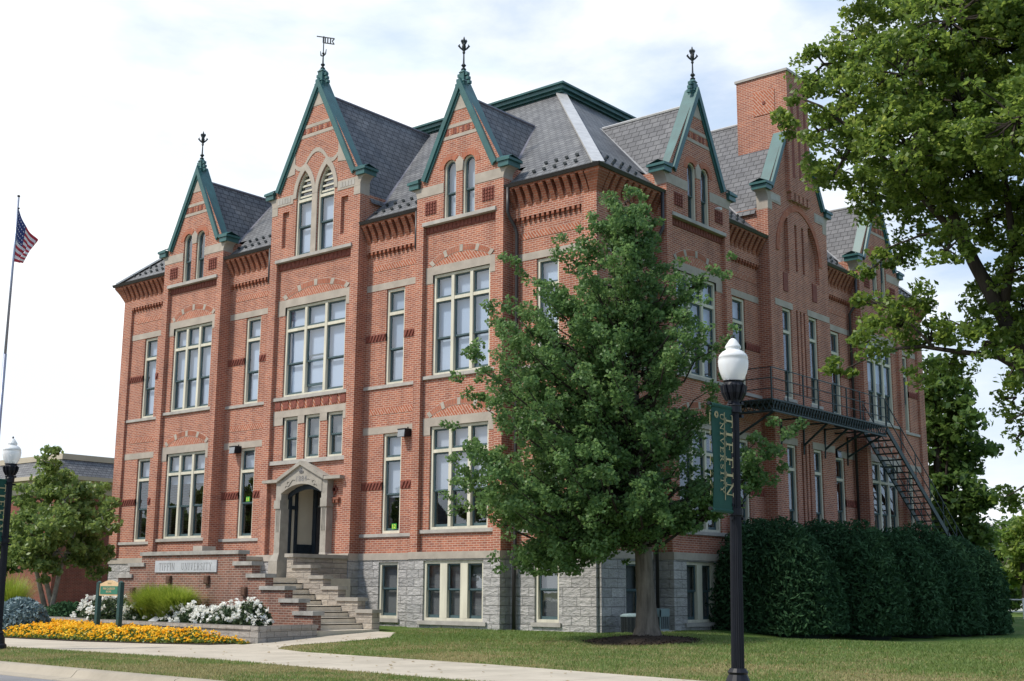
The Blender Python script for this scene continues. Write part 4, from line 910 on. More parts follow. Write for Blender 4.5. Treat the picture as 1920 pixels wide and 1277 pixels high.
pth = [(-10.5, -9.0), (-7.46, -8.56), (-5.9, -8.2), (-5.15, -7.35), (-5.6, -4.9), (-5.7, -2.62), (-4.9, -2.75), (-3.55, -4.3), (-3.62, -5.95), (-3.80, -7.0), (-3.74, -7.7), (-3.25, -8.25), (-2.0, -8.6), (-0.5, -8.72), (3.9, -9.0)]
sw.add([(x, y, zg(x, y)+0.008) for x, y in pth], [tuple(range(len(pth)))])
tag(sw.build('sidewalk', M['walk']), kind='structure')
kb = MB(); prof = [(0.0, -2.60), (0.0, -2.515), (-0.20, -2.512), (-0.27, -2.53), (-0.33, -2.60), (-0.38, -2.645), (-0.72, -2.665), (-0.72, -2.75)]
for i in range(len(xs)-1):
    for a_, b_ in zip(prof[:-1], prof[1:]):
        kb.quad((xs[i], yc(xs[i])+a_[0], a_[1]), (xs[i+1], yc(xs[i+1])+a_[0], a_[1]), (xs[i+1], yc(xs[i+1])+b_[0], b_[1]), (xs[i], yc(xs[i])+b_[0], b_[1]))
tag(kb.build('kerb', M['kerb']), kind='structure')
rd = MB()
for i in range(len(xs)-1): rd.quad((xs[i], yc(xs[i])-0.72, -2.672), (xs[i+1], yc(xs[i+1])-0.72, -2.672), (xs[i+1], yc(xs[i+1])-10.5, -2.66), (xs[i], yc(xs[i])-10.5, -2.66))
tag(rd.build('road', M['asphalt'], recalc=False), kind='structure')
gb = MB(); gb.quad((-1500, -2500, -2.72), (1500, -2500, -2.72), (1500, 2.0-15, -2.72), (-1500, 2.0-15, -2.72)); tag(gb.build('ground', M['lawn'], recalc=False), kind='structure')

# blades of grass standing on the near lawn and the verge: nobody could count them
def vnoise(x, y, sc, seed):
    r_ = np.random.default_rng(seed).uniform(0, 1, (64, 64)); X_, Y__ = x*sc+200, y*sc+200; xi, yi = np.floor(X_).astype(int), np.floor(Y__).astype(int); fx, fy = X_-xi, Y__-yi; fx = fx*fx*(3-2*fx); fy = fy*fy*(3-2*fy); g_ = lambda a_, b_: r_[a_ % 64, b_ % 64]
    return (g_(xi, yi)*(1-fx)+g_(xi+1, yi)*fx)*(1-fy)+(g_(xi, yi+1)*(1-fx)+g_(xi+1, yi+1)*fx)*fy
def inpoly(x, y, poly):
    c = np.zeros(len(x), bool); n_ = len(poly)
    for i in range(n_):
        (xa, ya), (xb, yb) = poly[i], poly[(i+1) % n_]
        if ya == yb: continue
        c ^= ((ya > y) != (yb > y)) & (x < (xb-xa)*(y-ya)/(yb-ya)+xa)
    return c
def grass(n, x0, x1, y0, y1, seed):
    r_ = np.random.default_rng(seed); x, y = r_.uniform(x0, x1, n), r_.uniform(y0, y1, n)
    ok = (y > -15.2-0.045*x+0.02) & ~inpoly(x, y, front+back[::-1]) & ~inpoly(x, y, pth) & ~((x < 0.15) & (y > -0.15)) & ~((x < 0.7) & (y > -0.6)) & ~((x < -3.0) & (y > -9.2) & (y < -2.4) & (x < -5.0)) & (np.hypot(x-3.15, y+2.6) > 1.25) & ~((x < -5.2) & (y > -9.2)) & (np.hypot(x-2.8, (y-10)/2.2) > 3.2)
    x, y = x[ok], y[ok]; z = np.array([zg(a_, b_) for a_, b_ in zip(x, y)])
    dry = 0.55*vnoise(x, y, 0.5, seed+1)+0.45*vnoise(x, y*2, 1.4, seed+2)+np.clip((-2.0-y)/26, -0.1, 0.22)-0.10*np.clip((x-4)/6, 0, 1); hgt = r_.uniform(0.025, 0.06, len(x))*(1.15-0.3*dry); th = r_.uniform(0, 2*np.pi, len(x)); lean = r_.uniform(0.2, 0.9, len(x))*hgt
    b_ = np.stack([x, y, z-0.004], 1); w_ = np.stack([np.cos(th), np.sin(th), 0*x], 1)*0.010; tip = b_+np.stack([np.cos(th+1.2)*lean, np.sin(th+1.2)*lean, hgt], 1)
    return np.stack([b_-w_, b_+w_, tip], 1), dry+r_.normal(size=len(x))*0.13
M['blade'] = leaf_mat('green_grass_blades', (0.074, 0.142, 0.028), (0.190, 0.255, 0.070), 0.38, None, 0.6)
M['blade_dry'] = leaf_mat('dry_grass_blades', (0.170, 0.172, 0.060), (0.37, 0.33, 0.155), 0.38, None, 0.7)
tri, dry = [np.concatenate(q) for q in zip(grass(150000, -6, 15, -10, 3.5, 21), grass(90000, -9, 14, -16, -11.6, 22), grass(40000, 4, 18, -10, 14, 23))]
for k_, nm, mt in ((dry < 0.66, 'lawn_grass', 'blade'), (dry >= 0.66, 'dry_lawn_grass', 'blade_dry')): tag(mesh_np(nm, tri[k_].reshape(-1, 3), 3, M[mt]), kind='stuff', label='short mown grass of the lawn and the verge' if mt == 'blade' else 'dry tan patches of grass in the lawn', cat='grass')

r_ = np.random.default_rng(31); lx, ly = r_.uniform(-5, 14, 420), r_.uniform(-14.6, -1.0, 420); M['dead_leaf'] = leaf_mat('fallen_leaves', (0.16, 0.10, 0.03), (0.36, 0.27, 0.08), 0.2, None, 0.7)
def rh0(x, y):
    a_ = r_.uniform(0, 6.28); s_ = r_.uniform(0.025, 0.05); z = zg(x, y)+0.02; c, s = math.cos(a_)*s_, math.sin(a_)*s_; return [(x-c, y-s, z), (x+s*.6, y-c*.6, z+0.012), (x+c, y+s, z), (x-s*.6, y+c*.6, z+0.008)]
tag(mesh_np('fallen_leaves', np.array([p for x, y in zip(lx, ly) for p in rh0(x, y)]), 4, M['dead_leaf']), kind='stuff', label='few small dry leaves lying on the lawn and walk', cat='leaves')

# ------------------------------------------------------------------ entrance stairs
st = empty('entrance_stairs', (-11.55, -2.7, -2.4)); tag(st, 'double flight of concrete steps behind a stepped red brick wall at the arched entrance', 'stairs')
class MS(MB):      # geometry written in world coordinates, parented without an offset
    def build(s, name, m, parent=None, smooth=False, recalc=True):
        o = MB.build(s, name, m, None, smooth, recalc)
        if parent: o.parent = parent; o.matrix_parent_inverse = Matrix.Translation(parent.matrix_world.translation if False else Vector(parent.location)).inverted() if parent.parent is None else Matrix.Identity(4)
        return o
lan = MS(); lan.box(-13.95, -9.15, -4.57, -0.50, -2.7, -0.78); lan.build('landing', M['concrete'], st)
rx = [-9.15, -8.86, -8.57, -8.29, -8.0, -7.15, -6.85, -6.55, -6.25, -5.78]
for s in (1, -1):
    for i in range(1, 10):
        x0, x1 = rx[i-1], rx[i]; z1 = -0.78-0.1585*i
        if s < 0: x0, x1 = -23.1-x1, -23.1-x0
        m_ = MS(); m_.box(x0, x1+0.0, -4.57 if i < 9 else -4.80, -2.70 if i < 9 else -2.50, -2.75, z1-0.0); m_.box(x0-0.0 if s < 0 else x0, x1, -4.57, -2.70, z1-0.03, z1+0.002) if i < 9 else None
        m_.build('step', M['concrete'], st)
def mir(x0, x1, s): return (x0, x1) if s > 0 else (-23.1-x1, -23.1-x0)
bw = MS(); cp_ = []; lv = [(-0.02, -9.18), (-0.345, -8.56), (-0.69, -7.95), (-1.03, -7.10), (-1.365, -6.50), (-1.695, -5.90)]
bw.box(-13.92, -9.18, -4.85, -4.57, -2.75, -0.13)
for s in (1, -1):
    for (zp, xp), (z, x) in zip(lv[:-1], lv[1:]):
        a_, b_ = mir(xp, x, s); bw.box(a_, b_, -4.85, -4.57, -2.75, z-0.11)
bwall = bw.build('brick_wall', M['planter_brick'], st)
for s in (1, -1):
    for k_, (z, x) in enumerate(lv):
        if k_ == 0 and s < 0: continue
        xl = -13.96 if k_ == 0 else lv[k_-1][1]-0.20
        a_, b_ = mir(xl, x+0.05, s); m_ = MS(); m_.box(a_, b_, -4.91, -4.50, z-0.11, z); m_.build('coping', M['capstone'], bwall)
sl2 = [(-0.06, -9.32), (-0.40, -8.52), (-0.71, -7.95), (-1.02, -7.30), (-1.335, -6.47), (-1.66, -5.87)]
for s in (1, -1):
    sw_ = MS(); a_, b_ = mir(-9.60, -9.32, s); sw_.box(a_, b_, -2.70, -0.50, -2.75, -0.17)
    for (zp, xp), (z, x) in zip(sl2[:-1], sl2[1:]): a_, b_ = mir(xp, x, s); sw_.box(a_, b_, -2.70, -2.40, -2.75, z-0.10)
    swall = sw_.build('stone_wall', M['ledge'], st)
    for k_, (z, x) in enumerate(sl2):
        m_ = MS()
        if k_ == 0: a_, b_ = mir(-9.66, -9.27, s); m_.box(a_, b_, -2.76, -0.50, z-0.11, z)
        else: a_, b_ = mir(sl2[k_-1][1]-0.05, x+0.05, s); m_.box(a_, b_, -2.75, -2.35, z-0.10, z)
        m_.build('coping', M['stone_grey'], swall)
m_ = MS(); m_.box(-11.9, -11.45, -4.45, -3.95, -0.2, 0.15); m_.build('pedestal', M['stone'], st)
m_ = MS(); m_.box(-13.17, -10.14, -4.885, -4.85, -0.64, -0.29); plq = m_.build('name_plaque', M['sign_stone'], st)
# serif stroke letters: (x0,y0,x1,y1,weight) in a unit box
SER = 0.07
GL = {'T': (0.9, [(0, 1, 1, 1, .08), (.5, 0, .5, 1, .16), (.28, 0, .72, 0, SER), (.03, 1, .03, .80, SER), (.97, 1, .97, .80, SER)]),
 'I': (0.5, [(.5, 0, .5, 1, .30), (.05, 0, .95, 0, SER), (.05, 1, .95, 1, SER)]),
 'F': (0.8, [(.25, 0, .25, 1, .18), (0, 1, .95, 1, .08), (.93, 1, .93, .80, SER), (.25, .52, .70, .52, SER), (.70, .62, .70, .42, .06), (.02, 0, .5, 0, SER)]),
 'N': (1.0, [(.16, 0, .16, 1, .07), (.86, 0, .86, 1, .07), (.14, 1, .86, 0, .17), (0, 0, .32, 0, SER), (.70, 1, 1, 1, SER), (0, 1, .22, 1, SER)]),
 'U': (0.95, [(.18, 1, .18, .30, .16), (.18, .32, .32, .07, .13), (.30, .06, .62, .06, .09), (.60, .07, .82, .32, .08), (.82, .30, .82, 1, .07), (0, 1, .38, 1, SER), (.66, 1, .98, 1, SER)]),
 'V': (0.95, [(.14, 1, .50, 0, .17), (.50, 0, .86, 1, .07), (0, 1, .34, 1, SER), (.70, 1, 1, 1, SER)]),
 'E': (0.8, [(.25, 0, .25, 1, .18), (0, 1, .92, 1, .08), (.9, 1, .9, .8, SER), (.25, .52, .70, .52, SER), (0, 0, .95, 0, .08), (.95, 0, .95, .2, SER)]),
 'R': (0.95, [(.22, 0, .22, 1, .17), (0, 1, .55, 1, .07), (.55, 1, .74, .86, .10), (.74, .88, .74, .66, .13), (.74, .68, .55, .52, .10), (.22, .52, .55, .52, .07), (.45, .52, .88, 0, .15), (0, 0, .44, 0, SER), (.78, 0, 1, 0, SER)]),
 'S': (0.75, [(.88, .80, .70, .97, .09), (.72, .97, .32, .97, .08), (.34, .97, .12, .78, .12), (.13, .80, .28, .58, .14), (.26, .60, .72, .42, .16), (.70, .44, .88, .22, .14), (.88, .24, .66, .03, .12), (.68, .03, .26, .03, .08), (.28, .03, .10, .22, .09)]),
 'Y': (0.95, [(.14, 1, .50, .48, .16), (.50, .48, .86, 1, .07), (.50, 0, .50, .50, .16), (0, 1, .34, 1, SER), (.70, 1, 1, 1, SER), (.28, 0, .72, 0, SER)])}
def letters(mb, s, o, ex, ey, en, size, length, wx=1.0):
    """write s from point o along ex, letter tops along ey, raised along en, fitted to the given length"""
    adv = [GL[c][0]*0.72+0.20 if c != ' ' else 0.9 for c in s]; tot = sum(adv); k_ = length/tot; x = 0.0
    for c, a_ in zip(s, adv):
        if c != ' ':
            gw_ = GL[c][0]*0.72
            for x0, y0, x1, y1, w_ in GL[c][1]:
                p = Vector(o)+ex*((x+x0*gw_)*k_)+ey*(y0*size); q = Vector(o)+ex*((x+x1*gw_)*k_)+ey*(y1*size)
                t_ = (q-p).normalized(); nn = en.cross(t_).normalized(); hwid = w_*wx*(k_*gw_*0.5+size*0.5)*0.5*(0.9 if abs(t_.dot(ey)) > 0.5 else 1.0)
                p = p-t_*0.0; mb.prism([p+nn*hwid, q+nn*hwid, q-nn*hwid, p-nn*hwid], [p+nn*hwid+en*0.004, q+nn*hwid+en*0.004, q-nn*hwid+en*0.004, p-nn*hwid+en*0.004])
        x += a_
X, Y_, Zv = Vector((1, 0, 0)), Vector((0, 1, 0)), Vector((0, 0, 1))
m_ = MS(); letters(m_, 'TIFFIN', (-12.96, -4.8855, -0.575), X, Zv, -Y_, 0.205, 0.83, 0.55); letters(m_, 'UNIVERSITY', (-11.83, -4.8855, -0.575), X, Zv, -Y_, 0.205, 1.50, 0.55)
o_ = m_.build('letters', M['letter_stone'], None); o_.parent = plq
M['rust'] = simple('rusty_iron', (0.115, 0.060, 0.040), 0.9, 0.35, 9, bump=0.3)
for px, py in ((318, 1087), (389, 1087), (459, 1109), (250, 1109)):
    p = at(px, py, 1, -4.86); m_ = MS(); m_.box(p.x-0.10, p.x+0.10, -4.93, -4.85, p.z-0.12, p.z+0.12); m_.box(p.x-0.075, p.x+0.075, -4.945, -4.93, p.z-0.09, p.z+0.09); m_.build('wall_light_box', M['rust'], st)

# ------------------------------------------------------------------ planter: low block wall, soil
rw = MB(); line = [(-5.62, -4.95), (-5.22, -7.25), (-8.6, -7.05), (-12.5, -6.55), (-17.0, -5.75), (-20.6, -5.0), (-22.6, -4.3), (-22.9, -3.0)]
rt = -2.03
cap = MB()
for (xa, ya), (xb, yb) in zip(line[:-1], line[1:]):
    d_ = Vector((xb-xa, yb-ya, 0)).normalized(); n_ = Vector((-d_.y, d_.x, 0)); n_ = -n_ if n_.dot(Vector((-11, -4, 0))-Vector((xa, ya, 0))) < 0 else n_
    a_, b_ = Vector((xa, ya, 0)), Vector((xb, yb, 0)); q = [a_, b_, b_+n_*0.24, a_+n_*0.24]; up = lambda v, z: Vector((v.x, v.y, z))
    rw.prism([up(v, -2.62) for v in q], [up(v, rt-0.09) for v in q]); q = [a_-n_*0.03-d_*0.02, b_-n_*0.03+d_*0.02, b_+n_*0.27, a_+n_*0.27]; cap.prism([up(v, rt-0.09) for v in q], [up(v, rt) for v in q])
rwo = rw.build('retaining_wall', M['block']); tag(rwo, 'low grey block retaining wall curving in front of the rose bed', 'retaining wall'); cap.build('wall_cap', M['block'], rwo)
so_ = MB(); poly = [(-5.75, -4.9), (-5.45, -7.0), (-8.6, -6.85), (-12.5, -6.35), (-17, -5.55), (-20.5, -4.8), (-22.6, -4.1), (-22.8, -1.0), (-17.5, -0.6), (-17.5, -4.9)]
so_.add([(x, y, -2.12) for x, y in poly], [tuple(range(len(poly)))]); so_.add([(x, y, zg(x, y)+0.02) for x, y in [(-5.25, -7.3), (-5.6, -7.95), (-6.2, -8.25), (-7.46, -8.55), (-10.5, -8.97), (-14.2, -9.15), (-16.5, -8.6), (-17.6, -7.2), (-17.0, -5.8), (-12.5, -6.6), (-8.6, -7.1)]], [tuple(range(11))])
tag(so_.build('soil', M['mulch']), kind='structure')

# ------------------------------------------------------------------ street lamps with banners
lamp = empty('street_lamp', (0, 0, 0)); tag(lamp, 'black street lamp with white acorn globe standing in the right foreground', 'street lamp', 'street lamps with banners')
m_ = MB(); m_.lathe([(0.21, 0), (0.21, 0.10), (0.17, 0.14), (0.16, 0.26), (0.125, 0.34), (0.14, 0.37), (0.105, 0.42)], 16); m_.build('lamp_base', M['black'], lamp, False)
m_ = MB(); n_ = 20; pr = []
for k_ in range(2*n_):
    pass
pts = [(0.088 if k_ % 2 else 0.079)*1.0 for k_ in range(2*n_)]
vs_ = []
for z, s in ((0.40, 1.0), (3.92, 0.78)): vs_ += [(pts[k_]*s*math.cos(math.pi*k_/n_), pts[k_]*s*math.sin(math.pi*k_/n_), z) for k_ in range(2*n_)]
m_.add(vs_, [(k_, (k_+1) % (2*n_), 2*n_+(k_+1) % (2*n_), 2*n_+k_) for k_ in range(2*n_)]); m_.build('pole', M['black'], lamp)
m_ = MB(); m_.lathe([(0.075, 3.88), (0.11, 3.92), (0.08, 3.97), (0.085, 4.02), (0.13, 4.10), (0.145, 4.20), (0.13, 4.245), (0.15, 4.265)], 20)
for k_ in range(10):
    a_ = 2*math.pi*k_/10; m_.tube([(0.10*math.cos(a_), 0.10*math.sin(a_), 4.00), (0.145*math.cos(a_), 0.145*math.sin(a_), 4.10), (0.165*math.cos(a_), 0.165*math.sin(a_), 4.19), (0.14*math.cos(a_), 0.14*math.sin(a_), 4.22)], [0.02, 0.03, 0.025, 0.01], 5)
m_.build('capital', M['black'], lamp)
m_ = MB(); GP = [(0.120, 4.262), (0.150, 4.30), (0.182, 4.38), (0.203, 4.47), (0.208, 4.54), (0.200, 4.585), (0.206, 4.59), (0.190, 4.63), (0.150, 4.675), (0.105, 4.70), (0.092, 4.715), (0.112, 4.735), (0.105, 4.76), (0.078, 4.80), (0.050, 4.845), (0.022, 4.868), (0.01, 4.872)]
vs_ = []; n_ = 32
for i, (r_, z) in enumerate(GP):
    for k_ in range(n_):
        rr = r_*(1.0+(0.012 if (k_ % 2 and i < 5) else 0)); vs_.append((rr*math.cos(2*math.pi*k_/n_), rr*math.sin(2*math.pi*k_/n_), z))
m_.add(vs_, [(i*n_+k_, i*n_+(k_+1) % n_, (i+1)*n_+(k_+1) % n_, (i+1)*n_+k_) for i in range(len(GP)-1) for k_ in range(n_)]+[tuple((len(GP)-1)*n_+k_ for k_ in range(n_))])
m_.build('lamp_globe', M['globe'], lamp, True)
m_ = MB(); m_.lathe([(0.09, 4.262), (0.05, 4.30), (0.05, 4.50), (0.02, 4.54)], 12); m_.build('lamp_bulb', M['white_plastic'], lamp)
m_ = MB(); m_.lathe([(0.018, 4.868), (0.028, 4.885), (0.008, 4.92)], 8); m_.build('globe_tip', M['black'], lamp)
BZ0, BZ1, BY0, BY1 = 2.47, 3.87, -0.60, -0.095
arm = MB()
for z in (BZ1, BZ0):
    arm.tube([(0, -0.06, z), (0, -0.64, z+0.01)], 0.014, 8); arm.lathe([(0.102, z-0.045), (0.102, z+0.045)], 14); arm.tube([(0, -0.63, z+0.01), (0, -0.67, z+0.01)], 0.024, 8)
    for dz in (-0.09, 0.09): arm.box(0.03, 0.09, 0.05, 0.11, z+dz-0.02, z+dz+0.02); arm.box(-0.025, 0.025, -0.115, -0.07, z+dz-0.018, z+dz+0.018)
arm.build('banner_arm', M['black'], lamp)
bn = MB(); ny, nz = 6, 20; P = lambda i, j: (0.012+0.018*math.sin(j/nz*5.0+i*0.5)*(0.3+0.7*math.sin(math.pi*j/nz)), BY0+(BY1-BY0)*i/ny, BZ0+(BZ1-BZ0)*j/nz)
off = 0.006
vs_ = [P(i, j) for j in range(nz+1) for i in range(ny+1)]+[(P(i, j)[0]-off, P(i, j)[1], P(i, j)[2]) for j in range(nz+1) for i in range(ny+1)]; q = (ny+1)*(nz+1)
fs_ = [(j*(ny+1)+i, j*(ny+1)+i+1, (j+1)*(ny+1)+i+1, (j+1)*(ny+1)+i) for j in range(nz) for i in range(ny)]; bn.add(vs_, fs_+[tuple(q+v for v in f[::-1]) for f in fs_])
bn.tube([(0, BY0, BZ1), (0, BY1, BZ1)], 0.03, 8); bn.tube([(0, BY0, BZ0), (0, BY1, BZ0)], 0.03, 8)
ban = bn.build('banner', M['banner'], lamp, False)
for sgn in (1, -1):
    lt = MB(); ex = -Zv; ey = Y_*sgn; en = X*sgn; x_ = 0.034 if sgn > 0 else -0.030
    yo = (BY0+0.315) if sgn > 0 else (BY1-0.315)
    letters(lt, 'TIFFIN', (x_, yo, BZ1-0.10), ex, ey, en, 0.170, 1.16, 0.95)
    yo = (BY0+0.165) if sgn > 0 else (BY1-0.165); letters(lt, 'UNIVERSITY', (x_, yo, BZ1-0.10), ex, ey, en, 0.085, 1.10, 0.85)
    yo = (BY0+0.282) if sgn > 0 else (BY1-0.282); lt.bar((x_, yo, BZ1-0.08), (x_, yo, BZ0+0.14), 0.006, 0.008)
    cy_ = (BY0+0.075) if sgn > 0 else (BY1-0.075)
    for rr in (0.042, 0.026): lt.tube([(x_, cy_+rr*math.cos(t), BZ1-0.13+rr*math.sin(t)) for t in [k_*math.pi/8 for k_ in range(17)]], 0.005, 5)
    lt.build('lettering', M['gold'], ban)
lamp.location = (11.687-0.045, -12.893-0.037, -2.52); lamp.rotation_euler = (-0.008, 0.009, 0)
l2 = copy_tree(lamp); l2.location = (-7.84, -12.70, -2.52); l2.rotation_euler = (0.004, -0.004, rad(3)); l2['label'] = 'black street lamp with white acorn globe cut off at the left edge'

# ------------------------------------------------------------------ fire escape
fe = empty('fire_escape', (0.9, 11.5, 0)); tag(fe, 'dark iron fire escape with lattice balcony and long stair on the shaded side wall', 'fire escape')
def MSb(): return MS()
Zp, XO, Y0, Y1 = 4.85, 1.50, 7.25, 15.85
m_ = MS(); yy = Y0
while yy < Y1: m_.box(0.05 if not (9.2 < yy < 13.8) else 0.50, XO, yy, yy+0.085, Zp-0.03, Zp); yy += 0.12
m_.box(0.05, XO, 7.9, 7.95, Zp-0.10, Zp-0.035); m_.build('platform', M['escape'], fe)
m_ = MS()
def lattice(p, q, z0, z1, n_):
    p, q = Vector(p), Vector(q); nn_ = (q-p).cross(Zv).normalized()*0.012
    for z in (z0, z1): m_.bar(p+Zv*z, q+Zv*z, 0.05, 0.05)
    for i in range(n_):
        a_, b_ = p+(q-p)*(i/n_), p+(q-p)*((i+1)/n_); m_.bar(a_+Zv*z0+nn_, b_+Zv*z1+nn_, 0.022, 0.022); m_.bar(a_+Zv*z1-nn_, b_+Zv*z0-nn_, 0.022, 0.022)
lattice((XO, Y0, 0), (XO, Y1, 0), Zp-0.36, Zp, 44); lattice((0.05, Y0, 0), (XO, Y0, 0), Zp-0.36, Zp, 7); m_.build('lattice_girder', M['escape'], fe)
m_ = MS()
for i in range(9):
    yy = Y0+(Y1-Y0)*i/8; m_.bar((XO, yy, Zp), (XO, yy, Zp+1.02), 0.04)
for z in (0.34, 0.68, 1.02): m_.bar((XO, Y0, Zp+z), (XO, Y1, Zp+z), 0.028); m_.bar((0.08, Y0, Zp+z), (XO, Y0, Zp+z), 0.028); m_.bar((0.6, Y1+0.02, Zp+z), (0.75, Y1+0.02, Zp+z), 0.028)
m_.bar((0.08, Y0, Zp), (0.08, Y0, Zp+1.02), 0.04); m_.build('railing', M['escape'], fe)
for yy in (7.6, 9.7, 11.3, 12.9, 14.2, 15.7):
    xw = 0.49 if 9.3 < yy < 13.7 else 0.02
    m_ = MS(); m_.bar((xw, yy, Zp-1.05), (XO-0.05, yy, Zp-0.30), 0.06); m_.bar((xw, yy, Zp-0.33), (XO, yy, Zp-0.33), 0.05); m_.bar((xw, yy, Zp-1.35), (xw+0.03, yy, Zp-0.3), 0.05); m_.build('bracket', M['escape'], fe)
N_ = 34; dy, dz = 0.31, 0.212; XI = 0.66
for i in range(N_):
    m_ = MS(); y_ = Y1+0.10+dy*i; z_ = Zp-dz*(i+1); m_.box(XI, XO, y_, y_+0.22, z_-0.035, z_); m_.build('tread', M['escape'], fe)
m_ = MS(); ye, zz = Y1+dy*N_+0.1, Zp-dz*N_
for x in (XI-0.02, XO+0.02): m_.bar((x, Y1, Zp-0.10), (x, ye, zz-0.10), 0.05, 0.20)
m_.build('stringer', M['escape'], fe)
m_ = MS()
for x in (XI-0.02, XO+0.02):
    for h_ in (0.42, 0.92): m_.bar((x, Y1, Zp+h_), (x, ye, zz+h_), 0.03)
    for i in range(0, N_+1, 4): m_.bar((x, Y1+dy*i, Zp-dz*i), (x, Y1+dy*i, Zp-dz*i+0.93), 0.03)
m_.build('handrail', M['escape'], fe)
for x in (XI, XO): m_ = MS(); i = 17; m_.bar((x, Y1+dy*i, -2.6), (x, Y1+dy*i, Zp-dz*i+0.2), 0.09); m_.build('post', M['escape'], fe)

# ------------------------------------------------------------------ small things on and beside the walls
def floodlight(px, py, label, side=False):
    p = at(px, py, 0 if side else 1, 0.16 if side else -0.16); e_ = empty('wall_floodlight', p, rad(90) if side else 0); tag(e_, label, 'floodlight', 'floodlights on the walls')
    m_ = MB(); m_.prism([(-0.15, -0.13, -0.13), (0.17, -0.13, -0.13), (0.17, 0.16, -0.10), (-0.15, 0.16, -0.10)], [(-0.15, -0.10, 0.10), (0.17, -0.10, 0.10), (0.17, 0.16, 0.12), (-0.15, 0.16, 0.12)]); m_.box(-0.17, 0.19, -0.12, 0.16, 0.10, 0.135); m_.tube([(0.08, 0.1, 0.13), (0.08, 0.1, 0.20)], 0.02, 6); m_.build('housing', M['black'], e_)
    m_ = MB(); m_.prism([(-0.14, -0.145, -0.125), (0.15, -0.145, -0.125), (0.15, -0.128, -0.125), (-0.14, -0.128, -0.125)], [(-0.14, -0.118, 0.09), (0.15, -0.118, 0.09), (0.15, -0.10, 0.09), (-0.14, -0.10, 0.09)]); m_.build('lens', M['lens'], e_)
floodlight(440, 844, 'small black floodlight above the window left of the entrance arch')
floodlight(757, 812, 'small black floodlight above the window right of the entrance arch')
floodlight(1568, 852, 'small floodlight under the fire escape on the side wall', True)
m_ = MB(); p = at(1345, 391, 0, sa_['p']+0.06); m_.tube([p, p+Vector((0.16, -0.03, -0.05))], 0.045, 8); m_.tube([p-Vector((0.06, 0, 0)), p], 0.03, 6); tag(m_.build('security_camera', M['white_plastic']), 'small white security camera fixed to the gabled bay of the side wall', 'camera')
def number_sign(px, py, txt, label):
    p = at(px, py, 1, 0.115); m_ = MB(); m_.box(-0.105, 0.105, -0.004, 0.0, -0.085, 0.085); o = m_.build('number_sign', M['sticker']); o.location = p; tag(o, label, 'sign', 'number signs in the windows')
    for i, c in enumerate(txt):
        q = MB(); x0 = -0.05+i*0.085
        if c == '1': q.box(x0-0.010, x0+0.010, -0.009, -0.0045, -0.055, 0.055); q.box(x0-0.026, x0-0.010, -0.009, -0.0045, 0.028, 0.045); q.box(x0-0.026, x0+0.026, -0.009, -0.0045, -0.062, -0.045)
        else:
            q.box(x0-0.026, x0+0.026, -0.009, -0.0045, 0.035, 0.055); q.box(x0+0.010, x0+0.028, -0.009, -0.0045, 0.0, 0.036); q.prism([(x0-0.028, -0.009, -0.045), (x0-0.008, -0.009, -0.045), (x0+0.027, -0.009, 0.005), (x0+0.010, -0.009, 0.005)], [(x0-0.028, -0.0045, -0.045), (x0-0.008, -0.0045, -0.045), (x0+0.027, -0.0045, 0.005), (x0+0.010, -0.0045, 0.005)]); q.box(x0-0.028, x0+0.030, -0.009, -0.0045, -0.062, -0.044)
        q.build('digit', M['yellow'], o)
number_sign(465, 936, '11', 'green number 11 sign in the window left of the entrance')
number_sign(739, 987, '12', 'green number 12 sign in the window right of the entrance')

ac = empty('air_conditioner', (0.80, 0.62, -2.23)); tag(ac, 'low dark air conditioner with a wire grille on a concrete pad at the corner', 'air conditioner')
m_ = MB(); m_.lathe([(0.40, 0.02), (0.40, 0.44)], 8); m_.build('coil', M['ac_dark'], ac)
m_ = MB()
for k_ in range(11): m_.lathe([(0.425, 0.04+k_*0.04), (0.425, 0.048+k_*0.04)], 8)
for k_ in range(24):
    a_ = 2*math.pi*k_/24; r_ = 0.425*math.cos(math.pi/8)/math.cos((a_+math.pi/8) % (math.pi/4)-math.pi/8) if False else 0.415; m_.box(r_*math.cos(a_)-0.006, r_*math.cos(a_)+0.006, r_*math.sin(a_)-0.006, r_*math.sin(a_)+0.006, 0.02, 0.46)
m_.build('grille', M['iron'], ac)
m_ = MB(); m_.lathe([(0.44, 0.455), (0.44, 0.49), (0.36, 0.53), (0.20, 0.545), (0.05, 0.545)], 8); m_.build('lid', M['ac_teal'], ac)
m_ = MB(); m_.box(-0.62, 0.58, -0.62, 0.62, -0.16, 0.0); m_.build('pad', M['concrete'], ac)
a2_ = empty('condenser_unit', (0.62, 1.95, -2.16)); a2_.scale = (0.72, 0.72, 0.95); tag(a2_, 'tall grey blue condenser unit with louvred front behind the ginkgo trunk', 'air conditioner')
m_ = MB(); m_.box(-0.30, 0.30, -0.30, 0.30, 0.0, 0.60); m_.box(-0.32, 0.32, -0.32, 0.32, 0.58, 0.62); m_.box(0.28, 0.32, -0.32, 0.32, 0.40, 0.58); m_.box(-0.32, 0.32, -0.32, -0.28, 0.40, 0.58); m_.build('cabinet', M['ac_teal'], a2_)
m_ = MB()
for k_ in range(4): m_.box(0.30, 0.315, -0.25+k_*0.14, -0.17+k_*0.14, 0.05, 0.39); m_.box(-0.25+k_*0.14, -0.17+k_*0.14, -0.315, -0.30, 0.05, 0.39)
m_.build('louver', M['ac_dark'], a2_)
m_ = MB(); m_.box(-0.12, 0.08, -0.327, -0.32, 0.42, 0.46); m_.build('maker_plate', M['red_label'], a2_); m_ = MB(); m_.box(-0.42, 0.48, -0.42, 0.42, -0.14, 0.0); m_.build('pad', M['concrete'], a2_)

